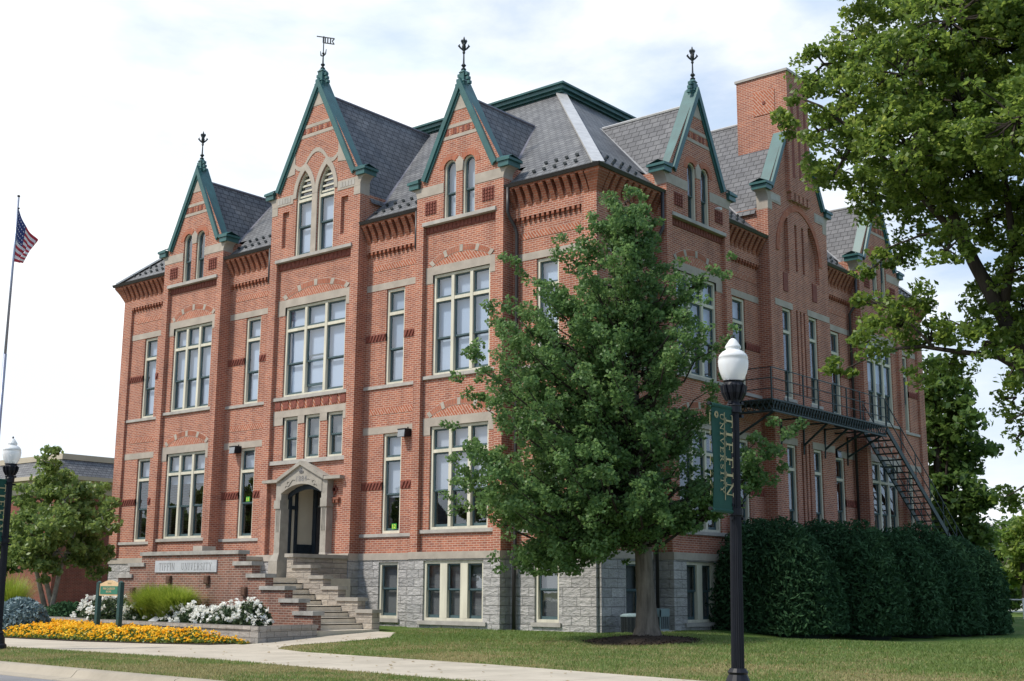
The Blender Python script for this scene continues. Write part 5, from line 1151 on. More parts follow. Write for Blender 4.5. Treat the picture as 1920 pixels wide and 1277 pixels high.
# ------------------------------------------------------------------ building sign in the flowers
sg_ = empty('building_sign', (-13.1, -7.75, -2.48)); tag(sg_, 'tan and green building name sign between two dark green posts in the flower bed', 'sign')
ps = at(183, 1150, 1, -7.75); pe = at(224, 1150, 1, -7.75); sg_.location = ((ps.x+pe.x)/2, -7.75, -2.48); hwid = (pe.x-ps.x)/2
zt_ = at(204, 1090, 1, -7.75).z+2.48; zb_ = at(204, 1117, 1, -7.75).z+2.48
for s in (-1, 1): m_ = MB(); m_.box(s*hwid-0.06, s*hwid+0.06, -0.06, 0.06, 0, zt_-0.03); m_.lathe([(0.085, zt_-0.03), (0.03, zt_+0.01)], 4, (s*hwid, 0)); m_.build('post', M['post_green'], sg_)
m_ = MB(); top = [(-hwid+0.06+(2*hwid-0.12)*i/12, zt_-0.07+0.10*math.sin(math.pi*i/12)**1.5) for i in range(13)]; o_ = [(-hwid+0.06, zb_), (hwid-0.06, zb_)]+top[::-1]
m_.prism([(x, -0.03, z) for x, z in o_], [(x, 0.03, z) for x, z in o_]); brd = m_.build('board', M['sign_tan'], sg_)
m_ = MB(); zp0, zp1 = zb_+0.04, zb_+0.26; m_.box(-hwid+0.11, hwid-0.11, -0.038, -0.03, zp0, zp1); pn = m_.build('panel', M['sign_green'], brd)
for tx, z, s in (('MAIN CLASSROOM', zp1-0.07, 0.085), ('BUILDING', zp1-0.15, 0.07)): text('lettering', tx, s, Matrix.Translation((0, -0.0395, z)) @ RX, M['sign_tan'], pn, 0.002, sx=0.80)
text('lettering', 'TIFFIN', 0.07, Matrix.Translation((0, -0.032, zp1+0.07)) @ RX, M['gold'], brd, 0.002)
m_ = MB(); p = at(286, 1163, 1, -6.3); m_.prism([(p.x-0.20, -6.35, -2.05), (p.x+0.20, -6.35, -2.05), (p.x+0.20, -6.33, -2.05), (p.x-0.20, -6.33, -2.05)], [(p.x-0.14, -6.12, -1.90), (p.x+0.26, -6.12, -1.90), (p.x+0.26, -6.10, -1.90), (p.x-0.14, -6.10, -1.90)]); m_.box(p.x+0.0, p.x+0.10, -6.2, -6.15, -2.12, -1.97)
tag(m_.build('plaque', M['sign_stone']), 'small pale slanted plaque beside the ornamental grass', 'plaque')

# ------------------------------------------------------------------ flagpole and flag
DF = 46.0; top = far(35, 370, DF); fp = empty('flagpole', (top.x, top.y, zg(top.x, top.y))); tag(fp, 'tall pale metal flagpole at the left edge of the photo', 'flagpole')
m_ = MB(); H = top.z-fp.location.z; m_.tube([(0, 0, 0), (0, 0, H*0.62)], [0.075, 0.060], 10); m_.tube([(0, 0, H*0.62), (0, 0, H)], [0.048, 0.034], 10); m_.build('pole', simple('blue_grey_metal', (0.30, 0.33, 0.42), 0.35, 0.05, 2, metal=0.5), fp, True)
m_ = MB(); m_.tube([(0.03, 0, H-0.42), (0.10, 0, H-0.42)], 0.03, 6); m_.lathe([(0.03, H), (0.06, H+0.05), (0.01, H+0.09)], 8); m_.build('truck', M['black'], fp)
hT, hB, fT, fB = [far(x, y, DF) for x, y in ((35, 392), (24, 490), (71, 452), (44, 494))]
fw = MB(); n1_, n2_ = 30, 26
red = simple('flag_red', (0.38, 0.030, 0.050), 0.8, 0.05, 3); wht = simple('flag_white', (0.68, 0.68, 0.70), 0.8, 0.05, 3); blu = simple('flag_blue', (0.030, 0.045, 0.16), 0.8, 0.05, 3)
def fpos(s, t):
    tt = t**0.92; a_ = hT.lerp(hB, tt); b_ = fT.lerp(fB, tt); p = a_.lerp(b_, s); p += Vector((0.3, -0.9, 0))*(0.16*math.sin(6.5*s+2.4*t)*s+0.10*math.sin(13*s-3*t)*s); p.z -= 0.16*math.sin(math.pi*s)*(1-t); return p
vs_ = [fpos(i/n1_, j/n2_) for j in range(n2_+1) for i in range(n1_+1)]; fs_ = [(j*(n1_+1)+i, j*(n1_+1)+i+1, (j+1)*(n1_+1)+i+1, (j+1)*(n1_+1)+i) for j in range(n2_) for i in range(n1_)]
fw.add(vs_, fs_); fo = fw.build('flag', [red, wht, blu], None, True, recalc=False)
for k_, pl in enumerate(fo.data.polygons):
    i, j = k_ % n1_, k_//n1_; pl.material_index = 2 if (i < 12 and j < 14) else (j//2) % 2
stm = MB()
for a_ in range(6):
    for b_ in range(5):
        s, t = 0.4*(a_+0.5)/6, 0.54*(b_+0.5)/5; d_ = 0.013
        p = [fpos(s+dx, t+dy_)+Vector((0.004, -0.02, 0)) for dx, dy_ in ((-d_, -d_), (d_, -d_), (d_, d_), (-d_, d_))]; stm.quad(*p)
stm.build('stars', wht, fo, recalc=False); tag(fo, 'American flag hanging limp from the flagpole', 'flag')

# ------------------------------------------------------------------ buildings and fence in the distance
fb = empty('brick_hall', (-40, 7.5, -2)); tag(fb, 'low dark red brick hall with cream cornice and slate mansard behind the birch', 'building')
def fbox(mb, x0, x1, y0, y1, z0, z1): mb.box(x0+40, x1+40, y0-7.5, y1-7.5, z0+2, z1+2)
m_ = MB(); fbox(m_, -95, -40, 7.5, 60, -2.6, 4.3); m_.build('wall', M['far_brick'], fb)
M['fb_cream'] = simple('tan_cornice', (0.47, 0.41, 0.315), 0.8, 0.08, 2)
m_ = MB()
for q, z0, z1 in ((0.10, 3.75, 4.25), (0.35, 4.25, 4.42), (0.60, 4.42, 4.62)): fbox(m_, -95, -40+q, 7.5-q, 60, z0, z1)
m_.build('cornice', M['fb_cream'], fb)
m_ = MB(); q = 0.55; P = lambda x, y, z: (x+40, y-7.5, z+2); m_.quad(P(-95, 7.5-q, 4.63), P(-40+q, 7.5-q, 4.63), P(-40-0.35, 7.85, 5.55), P(-95, 7.85, 5.55)); m_.quad(P(-40+q, 7.5-q, 4.63), P(-40+q, 60, 4.63), P(-40.35, 60, 5.55), P(-40.35, 7.85, 5.55)); m_.build('mansard_roof', M['slate'], fb)
m_ = MB(); fbox(m_, -95, -40.25, 7.75, 60, 5.52, 5.82); m_.build('parapet', M['fb_cream'], fb)
m_ = MB(); fbox(m_, -50, -47.3, 7.42, 7.6, -1.2, 1.9); wf = m_.build('window', M['white_paint'], fb); m_ = MB()
for i in range(2):
    for j in range(3): fbox(m_, -49.9+i*1.3, -48.75+i*1.3, 7.38, 7.43, -1.1+j, -0.2+j)
m_.build('pane', M['dark_room'], wf)
hs = empty('distant_house', (-2, 62, -2.5)); tag(hs, 'white house with a grey roof and red brick end far beyond the hedge', 'house')
hp = far(1895, 1100, 92); hs.location = (hp.x, hp.y, -2.6); hs.rotation_euler = (0, 0, YAW*0.55)
m_ = MB(); m_.box(-0.3, 14, 0, 8, 0, 3.4); m_.build('wall', M['white_paint'], hs)
m_ = MB(); m_.prism([(-1.2, -0.6, 3.4), (14.6, -0.6, 3.4), (14.6, 4, 6.3), (-1.2, 4, 6.3)], [(-1.2, 8.6, 3.4), (14.6, 8.6, 3.4), (14.6, 4.05, 6.3), (-1.2, 4.05, 6.3)]); m_.build('roof', simple('grey_shingle', (0.22, 0.21, 0.20), 0.9, 0.15, 2), hs)
m_ = MB(); m_.box(-1.5, -0.3, 0.1, 7.9, 0, 3.2); m_.build('brick_end', M['far_brick'], hs)
m_ = MB(); m_.box(2.2, 3.4, -0.06, 0.05, 0.9, 2.5); m_.box(5.2, 6.4, -0.06, 0.05, 0.9, 2.5); m_.build('window', M['dark_room'], hs)
fp0 = far(1872, 1170, 62); fn = empty('rail_fence', (fp0.x, fp0.y, -2.6)); fn.rotation_euler = (0, 0, YAW*0.8); tag(fn, 'pale metal rail fence in front of the distant white house', 'fence')
for i in range(9): m_ = MB(); m_.box(i*1.15-0.05, i*1.15+0.05, -0.05, 0.05, 0, 1.32 if i != 2 else 1.62); m_.build('post', M['white_paint'], fn)
m_ = MB()
for z in (0.25, 0.72, 1.25): m_.box(0, 9.2, -0.02, 0.02, z-0.025, z+0.025)
m_.build('rail', M['flash'], fn)

# ---- what the ground floor panes mirror: the far side of the street
rh = empty('brick_house', (-52, -36, -2.7)); tag(rh, 'red brick house across the street, showing only as a reflection in the ground floor windows', 'house')
m_ = MB(); m_.box(-9, 9, -7, 3, 0, 5.2); m_.build('wall', M['far_brick'], rh); m_ = MB(); m_.prism([(-9.4, 3.4, 5.2), (9.4, 3.4, 5.2), (9.4, -2, 8.6), (-9.4, -2, 8.6)], [(-9.4, -7.4, 5.2), (9.4, -7.4, 5.2), (9.4, -2.05, 8.6), (-9.4, -2.05, 8.6)]); m_.build('roof', M['slate'], rh)
for x in (-6, -2, 2, 6): m_ = MB(); m_.box(x-0.6, x+0.6, 2.95, 3.05, 1.6, 3.6); m_.build('window', M['white_paint'], rh)
m_ = MB(); m_.box(-1.6, 1.6, 3.0, 4.4, 3.7, 4.0); m_.box(-1.5, -1.3, 4.1, 4.3, 0, 3.7); m_.box(1.3, 1.5, 4.1, 4.3, 0, 3.7); m_.build('porch', M['white_paint'], rh)
# ------------------------------------------------------------------ vegetation
def rhombs(c, size, rng, up=0.35, asp=0.62, jit=0.35):
    n = len(c); nrm = rng.normal(size=(n, 3)); nrm[:, 2] += up*2.2; nrm /= np.linalg.norm(nrm, axis=1)[:, None]
    t = rng.normal(size=(n, 3)); a = np.cross(nrm, t); a /= np.linalg.norm(a, axis=1)[:, None]; b = np.cross(nrm, a)
    s = (size*(1+jit*rng.uniform(-1, 1, n)))[:, None]; a = a*s; b = b*s*asp
    return np.stack([c-a, c+b-a*0.15, c+a, c-b-a*0.15], axis=1).reshape(-1, 3)
def ball(rng, n, shell=0.5):
    d = rng.normal(size=(n, 3)); d /= np.linalg.norm(d, axis=1)[:, None]; return d*(shell+(1-shell)*rng.uniform(0, 1, n)**0.5)[:, None]
def outside(p, m=0.7): return ~((p[:, 0] < m) & (p[:, 1] > -m) & (p[:, 0] > -W-m) & (p[:, 1] < D+m))
V3 = lambda v: np.array([v[0], v[1], v[2]], float)
R3 = np.array([math.cos(YAW), math.sin(YAW), 0.0]); F3 = np.array([-math.sin(YAW), math.cos(YAW), 0.0]); U3 = np.array([0, 0, 1.0])
def relative(o, parent):
    o.parent = parent; o.matrix_parent_inverse = Matrix.Translation(Vector(parent.location)).inverted(); return o
def curve(p, q, sag, n=5, rng=None, wob=0.0):
    p, q = V3(p), V3(q); out_ = []
    for i in range(n+1):
        t = i/n; x = p+(q-p)*t; x = x+U3*sag*math.sin(math.pi*t)
        if rng is not None and 0 < i < n: x = x+rng.normal(size=3)*wob
        out_.append(x)
    return np.array(out_)

# ---- the ginkgo at the corner
rng = np.random.default_rng(11)
gb_ = Vector((3.0, -2.15, -2.27)); gk = empty('ginkgo_tree', gb_); tag(gk, 'large dark green ginkgo tree with a straight grey trunk before the building corner', 'tree')
DG = 31.1
axis = [(1213, 1200), (1211, 1120), (1206, 1030), (1200, 930), (1192, 800), (1184, 650), (1178, 500), (1174, 385)]
ax = [V3(far(x, y, DG+0.05)) for x, y in axis]; ax[0] = V3(gb_)
tk = MB(); tk.tube([ax[0]-U3*0.15, ax[0]+U3*0.04, ax[0]+U3*0.35, ax[1], ax[2], ax[3], ax[4], ax[5], ax[6], ax[7]], [0.46, 0.40, 0.285, 0.225, 0.205, 0.18, 0.14, 0.10, 0.055, 0.02], 14)
rows = [(400, 1172, 40), (450, 1160, 95), (520, 1150, 165), (590, 1130, 215), (660, 1110, 240), (740, 1095, 248), (820, 1085, 250), (890, 1085, 245), (950, 1090, 225), (1010, 1085, 160), (1045, 1065, 100)]
def axat(z):
    for a_, b_ in zip(ax[:-1], ax[1:]):
        if a_[2] <= z <= b_[2]: return a_+(b_-a_)*((z-a_[2])/(b_[2]-a_[2]))
    return ax[-1] if z > ax[-1][2] else ax[1]
tips = []
for (v, cx, hw_) in rows:
    nsh = int(6+hw_/9.5)
    for i in range(nsh):
        th = rng.uniform(0, 2*math.pi); c = V3(far(cx+rng.uniform(-12, 12), v+rng.uniform(-45, 45), DG-0.35)); r_ = hw_/76.0*rng.uniform(0.55, 1.06)
        tips.append((c+R3*r_*math.cos(th)+F3*r_*0.88*math.sin(th), 1.0))
        if i % 2 == 0: tips.append((c+R3*r_*0.55*math.cos(th+0.5)+F3*r_*0.5*math.sin(th+0.5), 0.9))
for x, y in ((908, 575), (925, 610), (952, 475), (1022, 440), (1072, 425), (1105, 395), (1170, 362), (1196, 378), (1236, 408), (1335, 505), (1368, 480), (1372, 610), (868, 650), (862, 700), (838, 790), (842, 850), (858, 905), (1000, 1095), (950, 1058), (975, 1075), (1090, 1068), (1050, 1075), (1175, 1052), (1488, 800), (1478, 812), (1462, 790), (1452, 850), (1425, 875), (1430, 810), (1440, 830), (1470, 870), (1410, 850), (1400, 905), (1130, 1060), (1360, 700), (1345, 760), (1250, 985), (1300, 960)):
    tips.append((V3(far(x, y, DG+rng.uniform(-0.8, 0.8))), 1.5))
cen = []; lim = MB()
for tip, k_ in tips:
    L = np.linalg.norm((tip-axat(tip[2]))[:2]); zs = tip[2]-0.55*L-rng.uniform(0, 0.5); zs = max(zs, ax[2][2]+0.15); s_ = axat(zs)
    pts = curve(s_, tip, -0.10*L if tip[2] > 1.0 else 0.45, 6, rng, 0.07)
    if not outside(np.array([tip]), 0.45)[0]: continue
    lim.tube(pts[:6], [0.050*(1-0.17*i)*(0.5+L/5) for i in range(6)], 5)
    for q_ in range(int(3+2.3*L)):
        t = rng.uniform(0.28, 1.02) if q_ > 1 else (0.97, 0.84)[q_]; i0 = min(5, int(t*6)); base = pts[i0]+(pts[i0+1]-pts[i0])*(t*6-i0); rr = (0.40-0.20*t)*rng.uniform(0.55, 1.15); n_ = int(70*k_*(rr/0.28)**1.6)
        base = base+rng.normal(size=3)*np.array([0.10, 0.10, 0.06]); cen.append(base+ball(rng, n_, 0.2)*rr*np.array([1, 1, 0.75]))
cen = np.concatenate(cen); cen = cen[outside(cen, 0.35)]; cen = cen[cen[:, 2] > -0.75]
relative(tk.build('trunk', M['bark'], None, True), gk); relative(lim.build('limbs', M['bark_dark'], None, True), gk)
lv_ = mesh_np('crown', rhombs(cen, 0.045, rng, 0.35, 0.8), 4, M['ginkgo']); relative(lv_, gk)
# mulch ring
mr_ = MB(); mc = gb_+Vector((0.15, -0.45, 0)); nr = 36; vs_ = []
for rr, h in ((0.0, 0.12), (0.5, 0.11), (0.9, 0.06), (1.2, 0.015)):
    for k_ in range(nr):
        a_ = 2*math.pi*k_/nr; r_ = rr*(1+0.07*math.sin(3*a_)+0.05*math.sin(7*a_+1)); x, y = mc.x+r_*math.cos(a_)*1.1, mc.y+r_*math.sin(a_)*1.1; vs_.append((x, y, zg(x, y)+h))
mr_.add(vs_, [(i*nr+k_, i*nr+(k_+1) % nr, (i+1)*nr+(k_+1) % nr, (i+1)*nr+k_) for i in range(3) for k_ in range(nr)])
mo = mr_.build('mulch_ring', M['mulch'], None, True); tag(mo, kind='stuff', label='dark mulch ring around the foot of the ginkgo trunk', cat='mulch')
ch_ = []; q_ = rng.uniform(0, 1, 900)**0.5*1.28; th = rng.uniform(0, 2*math.pi, 900)
for r_, a_ in zip(q_, th):
    x, y = mc.x+r_*math.cos(a_)*1.1, mc.y+r_*math.sin(a_)*1.1; ch_.append((x, y, zg(x, y)+0.12*max(0, 1-r_/1.25)+0.02))
co_ = mesh_np('mulch_chips', rhombs(np.array(ch_), 0.05, rng, 0.6, 0.35), 4, M['mulch']); co_.parent = mo

# ---- generic leafy trees from clumps
def tree(name, label, base, limbs, clumps, leaf, lsize, density, bark, rng, trunk_pts=None, trunk_r=None, group=None, clump_r=0.55, up=0.35, cull=False, nbk=9):
    e_ = empty(name, base); tag(e_, label, 'tree', group)
    if trunk_pts is not None: m_ = MB(); m_.tube(trunk_pts, trunk_r, 10); relative(m_.build('trunk', bark, None, True), e_)
    if limbs:
        m_ = MB()
        for pts, r0, r1 in limbs: m_.tube(pts, [r0+(r1-r0)*i/(len(pts)-1) for i in range(len(pts))], 6)
        relative(m_.build('limbs', bark, None, True), e_)
    cs = []; tw = MB()
    for c, r_ in clumps:
        c = V3(c); r3 = np.array([r_, r_, r_*0.8]) if not hasattr(r_, '__len__') else np.array(r_); vol = r3.prod()**(1/3)
        nb = max(4, int(nbk*(vol/clump_r)**2)); bc = c+ball(rng, nb, 0.35)*r3
        for b_ in bc:
            n_ = int(density*rng.uniform(0.6, 1.3)); rr = clump_r*rng.uniform(0.55, 1.1)
            cs.append(b_+ball(rng, n_, 0.25)*np.array([rr, rr, rr*0.62]))
            if rng.uniform() < 0.35: tw.tube([c, (c+b_)/2+rng.normal(size=3)*0.1, b_], [0.03, 0.02, 0.008], 4)
    cs = np.concatenate(cs)
    if cull: cs = cs[outside(cs, 0.6)]
    relative(mesh_np('crown', rhombs(cs, lsize, rng, up), 4, leaf), e_)
    if tw.v: relative(tw.build('twigs', bark, None), e_)
    return e_
rng = np.random.default_rng(5)
# ---- the maple leaning in from the right
DM = 28.0
mb0 = far(2030, 1150, DM+0.3); mb0.z = zg(mb0.x, mb0.y)-0.05
F = lambda x, y, d=0.0: V3(far(x, y, DM+d))
tp = [V3(mb0), F(2022, 1040, 0.3), F(1995, 870, 0.2), F(1945, 720, 0.1), F(1880, 590), F(1825, 490), F(1785, 400), F(1750, 260), F(1715, 100), F(1690, -40)]
tr_ = [0.42, 0.32, 0.26, 0.21, 0.165, 0.135, 0.105, 0.08, 0.05, 0.02]
lb = []
for pts, a_, b_ in (([(1995, 870), (2010, 650), (1985, 400), (1955, 150), (1930, -80)], 0.24, 0.06), ([(1935, 705), (1870, 668), (1800, 660), (1730, 650), (1660, 655), (1590, 690)], 0.085, 0.015), ([(1810, 460), (1720, 360), (1620, 260), (1540, 200), (1480, 175)], 0.10, 0.015), ([(1800, 440), (1730, 440), (1650, 470)], 0.045, 0.01), ([(1770, 330), (1680, 250), (1580, 120)], 0.08, 0.015), ([(1880, 590), (1900, 460), (1880, 300), (1850, 120)], 0.12, 0.03), ([(1760, 300), (1800, 180), (1820, 20)], 0.08, 0.02), ([(1990, 850), (1940, 900), (1890, 930)], 0.05, 0.01), ([(1960, 740), (1930, 770), (1890, 790)], 0.04, 0.01), ([(1750, 650), (1700, 600), (1640, 570)], 0.04, 0.01), ([(2000, 700), (2120, 450), (2220, 200)], 0.2, 0.05)):
    k0 = rng.uniform(-0.5, 0.5); lb.append(([F(x, y, k0*i*0.5) for i, (x, y) in enumerate(pts)], a_, b_))
blobs = [(1505, 175, 42), (1470, 232, 34), (1545, 120, 55), (1535, 245, 52), (1610, 75, 80), (1600, 190, 80), (1580, 300, 66), (1535, 330, 36), (1690, 140, 100), (1700, 270, 105), (1640, 365, 72), (1715, 390, 72), (1780, 40, 110), (1800, 190, 115), (1815, 310, 95), (1885, 90, 115), (1905, 240, 115), (1850, 410, 72), (1775, 470, 48), (1905, 390, 85), (1925, 500, 70), (1690, 470, 38), (1640, 500, 34),
    (1700, 20, 80), (1640, -30, 70), (1860, -60, 120), (1740, 560, 34), (1650, 570, 36), (1690, 612, 40), (1630, 640, 42), (1585, 688, 28), (1745, 640, 44), (1800, 610, 46), (1850, 560, 46), (1850, 640, 36), (1900, 610, 40), (1790, 690, 34), (1735, 700, 30), (1905, 745, 36), (1915, 810, 32), (1905, 935, 34), (1925, 700, 30), (1960, 600, 60), (1880, 640, 34), (1900, 690, 30), (1860, 530, 40), (1915, 570, 44), (1990, 420, 100), (1990, 200, 120), (1990, 0, 120), (2080, 300, 140), (2080, 100, 140), (2090, 500, 120), (2180, 250, 150), (2180, 450, 130), (2020, 700, 60), (2090, 700, 90), (2200, 650, 110)]
cl = []
for x, y, r_ in blobs:
    rr = r_/84.0; cl.append((F(x, y, rng.uniform(-1.5, 1.8)), (rr, rr, rr*0.85)))
    if r_ > 90: cl.append((F(x+rng.uniform(-30, 30), y+rng.uniform(-30, 30), rng.uniform(-3.0, 3.0)), (rr*0.9, rr*0.9, rr*0.75)))
tree('maple_tree', 'big maple tree reaching into the photo from the right with yellow green leaves', mb0, lb, cl, M['maple'], 0.063, 58, M['bark_dark'], rng, tp, tr_, None, 0.31, 0.4, True, 4.3)
# ---- trees behind and beside the school
def bgtree(name, label, px, base_py, dist, blobs, leaf, bark, lsize, dens, cr, tr=0.3, group='trees behind the school'):
    b_ = far(px, base_py, dist); b_.z = -2.5; s = dist/2370.0
    cl = [(V3(far(x, y, dist+rng.uniform(-1, 1)*r_*s)), (r_*s, r_*s, r_*s*0.85)) for x, y, r_ in blobs]
    top_ = max(c[0][2] for c in cl); lb_ = [([np.array([b_.x, b_.y, b_.z+2.2+rng.uniform(0, 1.5)]), (np.array([b_.x, b_.y, c[0][2]-0.5])+c[0])/2, c[0]], tr*0.35, 0.03) for c in cl]
    return tree(name, label, b_, lb_, cl, leaf, lsize, dens, bark, rng, [Vector((b_.x, b_.y, b_.z-0.1)), Vector((b_.x, b_.y, b_.z+2)), Vector((b_.x, b_.y, top_-0.5))], [tr, tr*0.75, 0.05], group, cr)
bgtree('background_tree', 'tall green tree rising behind the far end of the side wall', 1775, 1150, 62, [(1770, 740, 45), (1740, 800, 50), (1800, 790, 50), (1760, 860, 55), (1820, 850, 42), (1790, 930, 50), (1740, 940, 50), (1830, 930, 30), (1760, 700, 34), (1800, 1000, 50), (1830, 990, 30), (1740, 1020, 40)], M['far_leaf'], M['bark_dark'], 0.17, 55, 0.75)
bgtree('background_tree', 'pale low tree between the hedge and the distant white house', 1862, 1150, 80, [(1865, 1030, 36), (1890, 1050, 34), (1850, 1070, 34), (1880, 1090, 34), (1905, 1000, 28), (1895, 1110, 26), (1915, 1060, 22)], M['far_leaf'], M['bark'], 0.17, 60, 0.8, 0.2)
bgtree('background_tree', 'distant tree at the right edge of the photo beyond the fence', 1925, 1150, 74, [(1915, 1020, 30), (1930, 1060, 34), (1940, 1000, 40), (1905, 1080, 22)], M['maple'], M['bark_dark'], 0.16, 60, 0.7, 0.2)
# birch clump on the left
bd = far(95, 1118, 47.0); bd.z = -2.2
be = [(95, 905, 38), (70, 935, 42), (120, 940, 42), (50, 985, 36), (95, 985, 50), (145, 985, 40), (175, 960, 36), (195, 985, 26), (60, 1035, 38), (110, 1035, 42), (160, 1030, 40), (190, 1035, 24), (40, 1045, 24), (95, 868, 22), (100, 845, 9), (150, 925, 24), (185, 920, 22), (30, 1010, 22), (205, 945, 16), (80, 1065, 26), (175, 1060, 22)]
tips_ = [V3(far(x, y, 47.0+rng.uniform(-1, 1))) for x, y in ((72, 1010), (85, 960), (125, 1000))]
bt = [([V3(bd)+np.array([dx, dy, 0]), V3(far(x1, 1070, 47)), V3(far(x2, 1000, 47)), V3(far(x3, 945, 47))], 0.10, 0.02) for dx, dy, x1, x2, x3 in ((-0.25, 0.1, 68, 60, 75), (0.05, 0.2, 82, 88, 95), (0.2, -0.1, 112, 140, 150))]
tree('birch_tree', 'three stemmed birch tree with pale trunks beside the low brick hall', bd, bt, [(V3(far(x, y, 47+rng.uniform(-1.2, 1.2))), r_/50.5) for x, y, r_ in be], M['birch_leaf'], 0.085, 48, M['bark_birch'], rng, None, None, None, 0.34, 0.2, False, 5.5)
bgtree('background_tree', 'leafy tree behind the left street lamp in front of the brick hall', -40, 1140, 58, [(-30, 960, 45), (10, 1000, 30), (-10, 1040, 40), (20, 1050, 22), (-50, 1000, 60)], M['far_leaf'], M['bark'], 0.14, 55, 0.6, 0.2, 'trees beside the brick hall')

# ---- the clipped yew hedge along the side wall
rng = np.random.default_rng(3)
def shrub(name, label, cat, c, r3, leaf, lsize, n, rng, core=None, group=None, flat=1.0, lumps=14, asp=0.5, hi=1.05):
    """dense shrub: dark core mesh, lumpy skin of small leaves"""
    e_ = empty(name, c); tag(e_, label, cat, group); r3 = np.array(r3, float)
    ld = rng.normal(size=(lumps, 3)); ld /= np.linalg.norm(ld, axis=1)[:, None]; la = rng.uniform(0.02, 0.13, lumps)
    d = rng.normal(size=(n, 3)); d /= np.linalg.norm(d, axis=1)[:, None]; d[:, 2] = np.abs(d[:, 2])*1.0-0.08
    def radius(d):
        dn = d/np.linalg.norm(d, axis=1)[:, None]; k_ = 0.93+((np.maximum(0, dn@ld.T-0.80)/0.20)**1.2*la*1.3).max(1); p = flat
        s = (np.abs(dn)**p).sum(1)**(-1/p) if p != 2 else 1.0; return dn*(k_*s)[:, None]
    p = radius(d)*r3*(0.86+(hi-0.86)*rng.uniform(0, 1, n)**2.0)[:, None]; p = p[p[:, 2] > 0.02]
    o = mesh_np('foliage', rhombs(p, lsize, rng, 0.15, asp), 4, leaf, e_)
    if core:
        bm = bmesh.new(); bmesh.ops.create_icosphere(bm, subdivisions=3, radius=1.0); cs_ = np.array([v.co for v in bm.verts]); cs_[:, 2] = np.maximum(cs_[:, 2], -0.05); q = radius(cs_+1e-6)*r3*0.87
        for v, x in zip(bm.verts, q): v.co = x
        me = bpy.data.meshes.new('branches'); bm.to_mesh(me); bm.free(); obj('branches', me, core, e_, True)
    return e_
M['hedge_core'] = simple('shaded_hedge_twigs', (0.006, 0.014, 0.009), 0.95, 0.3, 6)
hp_ = [(1.90, 6.3, 1.66, 2.80, 'leftmost yew of the hedge, lowest at the gabled bay', 1.5), (2.45, 9.0, 1.80, 2.98, 'broad yew of the hedge, second from the lamp post', 1.5), (2.8, 11.9, 1.68, 2.85, 'middle yew of the hedge below the fire escape balcony', 1.42), (3.05, 14.6, 1.62, 2.96, 'rounded yew of the hedge left of the stair foot', 1.42), (3.3, 17.0, 1.45, 2.72, 'farthest yew at the right end of the hedge', 1.5)]
for x, y, r_, h, lab, ry in hp_:
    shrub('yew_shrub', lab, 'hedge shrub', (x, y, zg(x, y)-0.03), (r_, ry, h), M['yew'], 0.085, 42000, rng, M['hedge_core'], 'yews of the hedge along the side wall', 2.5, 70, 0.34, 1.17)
# ---- planter bed
rb = [(-13.9, -5.75, .9, .62, .74), (-12.3, -5.7, .75, .55, .58), (-15.6, -5.1, .85, .6, .70), (-8.6, -6.1, .62, .5, .46), (-7.75, -6.15, .6, .5, .58), (-9.6, -5.95, .62, .5, .48), (-6.75, -6.2, .62, .45, .66), (-10.5, -5.75, .55, .5, .58)]
labs = ['left white rose bush behind the building sign', 'white rose bush just right of the building sign', 'white rose bush at the far left of the bed', 'low white rose bush in the middle of the right rose row', 'dense white rose bush second from the stairs', 'sparse white rose bush right of the ornamental grass', 'white rose bush nearest the stairs', 'white rose bush tucked against the ornamental grass']
for (x, y, a_, b_, h), lab in zip(rb, labs):
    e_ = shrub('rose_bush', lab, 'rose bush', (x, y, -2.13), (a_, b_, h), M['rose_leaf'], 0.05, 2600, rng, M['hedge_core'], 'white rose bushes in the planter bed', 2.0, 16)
    d = rng.normal(size=(80, 3)); d /= np.linalg.norm(d, axis=1)[:, None]; d[:, 2] = np.abs(d[:, 2]); d[:, 1] = -np.abs(d[:, 1])*0.6+d[:, 1]*0.4
    p = d*np.array([a_, b_, h])*rng.uniform(0.95, 1.30, 80)[:, None]; p = p[p[:, 2] > 0.12]
    fl_p = np.repeat(p, 7, axis=0)+rng.normal(size=(len(p)*7, 3))*0.026; mesh_np('blooms', rhombs(fl_p, 0.048, rng, 0.5, 0.8), 4, M['rose'], e_)
def blades(name, label, c, n, r0, h, spread, rng, group):
    e_ = empty(name, c); tag(e_, label, 'ornamental grass', group); vs_ = []
    for i in range(n):
        a_ = rng.uniform(0, 2*math.pi); b0 = np.array([math.cos(a_), math.sin(a_), 0])*r0*rng.uniform(0, 1)**0.5; dirn = np.array([math.cos(a_+rng.normal()*0.5), math.sin(a_+rng.normal()*0.5), 0]); sp = spread*rng.uniform(0.15, 1.0); hh = h*rng.uniform(0.55, 1.05); s_ = np.cross(dirn, U3)*0.011; prev = None
        for t in (0, 0.35, 0.65, 0.85, 1.0):
            q = b0+dirn*sp*t**2.0+U3*hh*(t*1.25-0.42*t**3*(sp/spread)); wv = s_*(1-t*0.85)
            if prev is not None: vs_ += [prev[0]-prev[1], prev[0]+prev[1], q+wv, q-wv]
            prev = (q, wv)
    mesh_np('blades', np.array(vs_), 4, M['orn_grass'], e_); return e_
blades('ornamental_grass', 'tall clump of yellow green ornamental grass left of centre in the bed', (-11.95, -5.55, -2.13), 6500, 0.50, 0.98, 0.75, rng, 'ornamental grass clumps in the bed')
blades('ornamental_grass', 'darker clump of ornamental grass touching the right rose bushes', (-10.85, -5.75, -2.13), 5600, 0.42, 0.95, 0.70, rng, 'ornamental grass clumps in the bed')
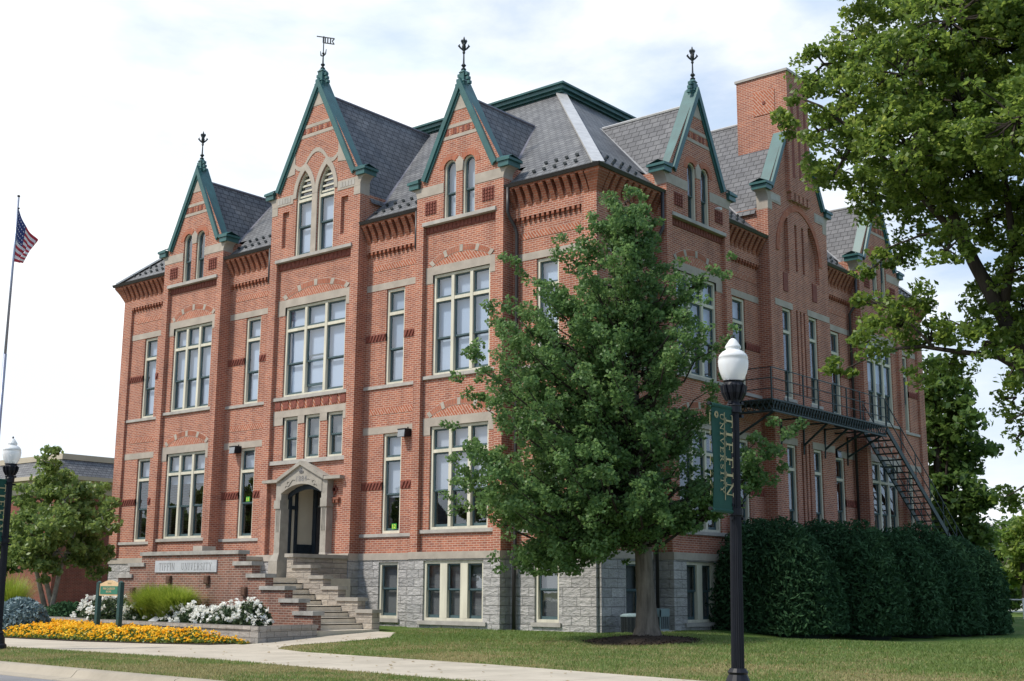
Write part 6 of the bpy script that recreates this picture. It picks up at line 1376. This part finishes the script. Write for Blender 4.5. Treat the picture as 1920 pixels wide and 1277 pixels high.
for x, y, h in ((-30, -31, 6.5), (-40, -34, 7.5), (-66, -33, 8.0), (-20, -33, 6.0)):
    cl = [(np.array([x+rng.normal()*1.2, y+rng.normal()*1.0, -2.7+h*rng.uniform(0.45, 0.95)]), rng.uniform(1.2, 1.9)) for _ in range(7)]
    tree('street_tree', 'street tree across the road, showing only as a reflection in the windows', Vector((x, y, -2.7)), None, cl, M['far_leaf'], 0.22, 40, M['bark_dark'], rng, [Vector((x, y, -2.8)), Vector((x, y, -2.7+h*0.7))], [0.22, 0.08], 'trees across the street', 0.8)
# orange bedding flowers: nobody could count them
n = 60000; xx = rng.uniform(-17.4, -5.2, n); yy = rng.uniform(-9.1, -5.9, n)
fr_ = np.interp(xx, [-17.4, -16.5, -14.2, -10.5, -7.46, -6.2, -5.6], [-7.5, -8.5, -9.05, -8.85, -8.45, -8.05, -7.8]); bk_ = np.interp(xx, [-17.4, -12.5, -8.6, -5.3], [-5.95, -6.75, -7.25, -7.5]); k_ = (yy > fr_+0.06) & (yy < bk_)
xx, yy, fr_, bk_ = xx[k_], yy[k_], fr_[k_], bk_[k_]; edge = np.minimum(np.minimum((yy-fr_)*2.2, (bk_-yy)*3), 1.0); edge = np.minimum(edge, np.clip((-5.25-xx)*1.2, 0.1, 1)); zz = np.array([zg(a_, b_) for a_, b_ in zip(xx, yy)]); bump = 0.5+0.5*np.sin(xx*5.1+1.3*np.sin(yy*4))*np.sin(yy*6.3+xx*1.7); top_ = zz+0.05+(0.20+0.10*bump)*edge
pp = np.stack([xx, yy, zz+(top_-zz)*rng.uniform(0.15, 0.95, len(xx))], 1)
bed = mesh_np('flower_bed', rhombs(pp, 0.045, rng, 0.4, 0.45), 4, M['marigold_leaf']); tag(bed, 'mass of orange and yellow bedding flowers along the sidewalk', 'flowers', kind='stuff')
sel = rng.choice(len(xx), 5600, replace=False); ce = np.stack([xx[sel], yy[sel], top_[sel]+rng.normal(size=5600)*0.03], 1); ce = np.repeat(ce, 3, axis=0)+rng.normal(size=(16800, 3))*0.012
bl = mesh_np('blooms', rhombs(ce, 0.029, rng, 0.9, 0.9), 4, M['marigold']); bl.parent = bed
# blue spruce and low shrubs at the left end
sc = far(36, 1160, 41.0); shrub('blue_spruce', 'low spreading blue spruce beside the left street lamp', 'shrub', (sc.x, sc.y, -2.35), (0.95, 0.9, 0.85), M['spruce'], 0.075, 9000, rng, M['hedge_core'], None, 2.0, 22)
sc = far(130, 1145, 45.0); shrub('low_shrub', 'dark low shrub under the birch tree', 'shrub', (sc.x, sc.y, -2.3), (1.3, 1.0, 0.75), M['yew'], 0.07, 7000, rng, M['hedge_core'], None, 2.0, 20)
sc = far(18, 1105, 50.0); blades('ornamental_grass', 'tawny ornamental grass by the window of the brick hall', (sc.x, sc.y, -2.3), 1800, 0.5, 1.5, 0.9, rng, None)
sc = far(1862, 1160, 58.0); shrub('low_shrub', 'small green shrub at the foot of the rail fence', 'shrub', (sc.x, sc.y, -2.6), (0.9, 0.9, 1.2), M['far_leaf'], 0.08, 4000, rng, M['hedge_core'], None, 2.0, 12)
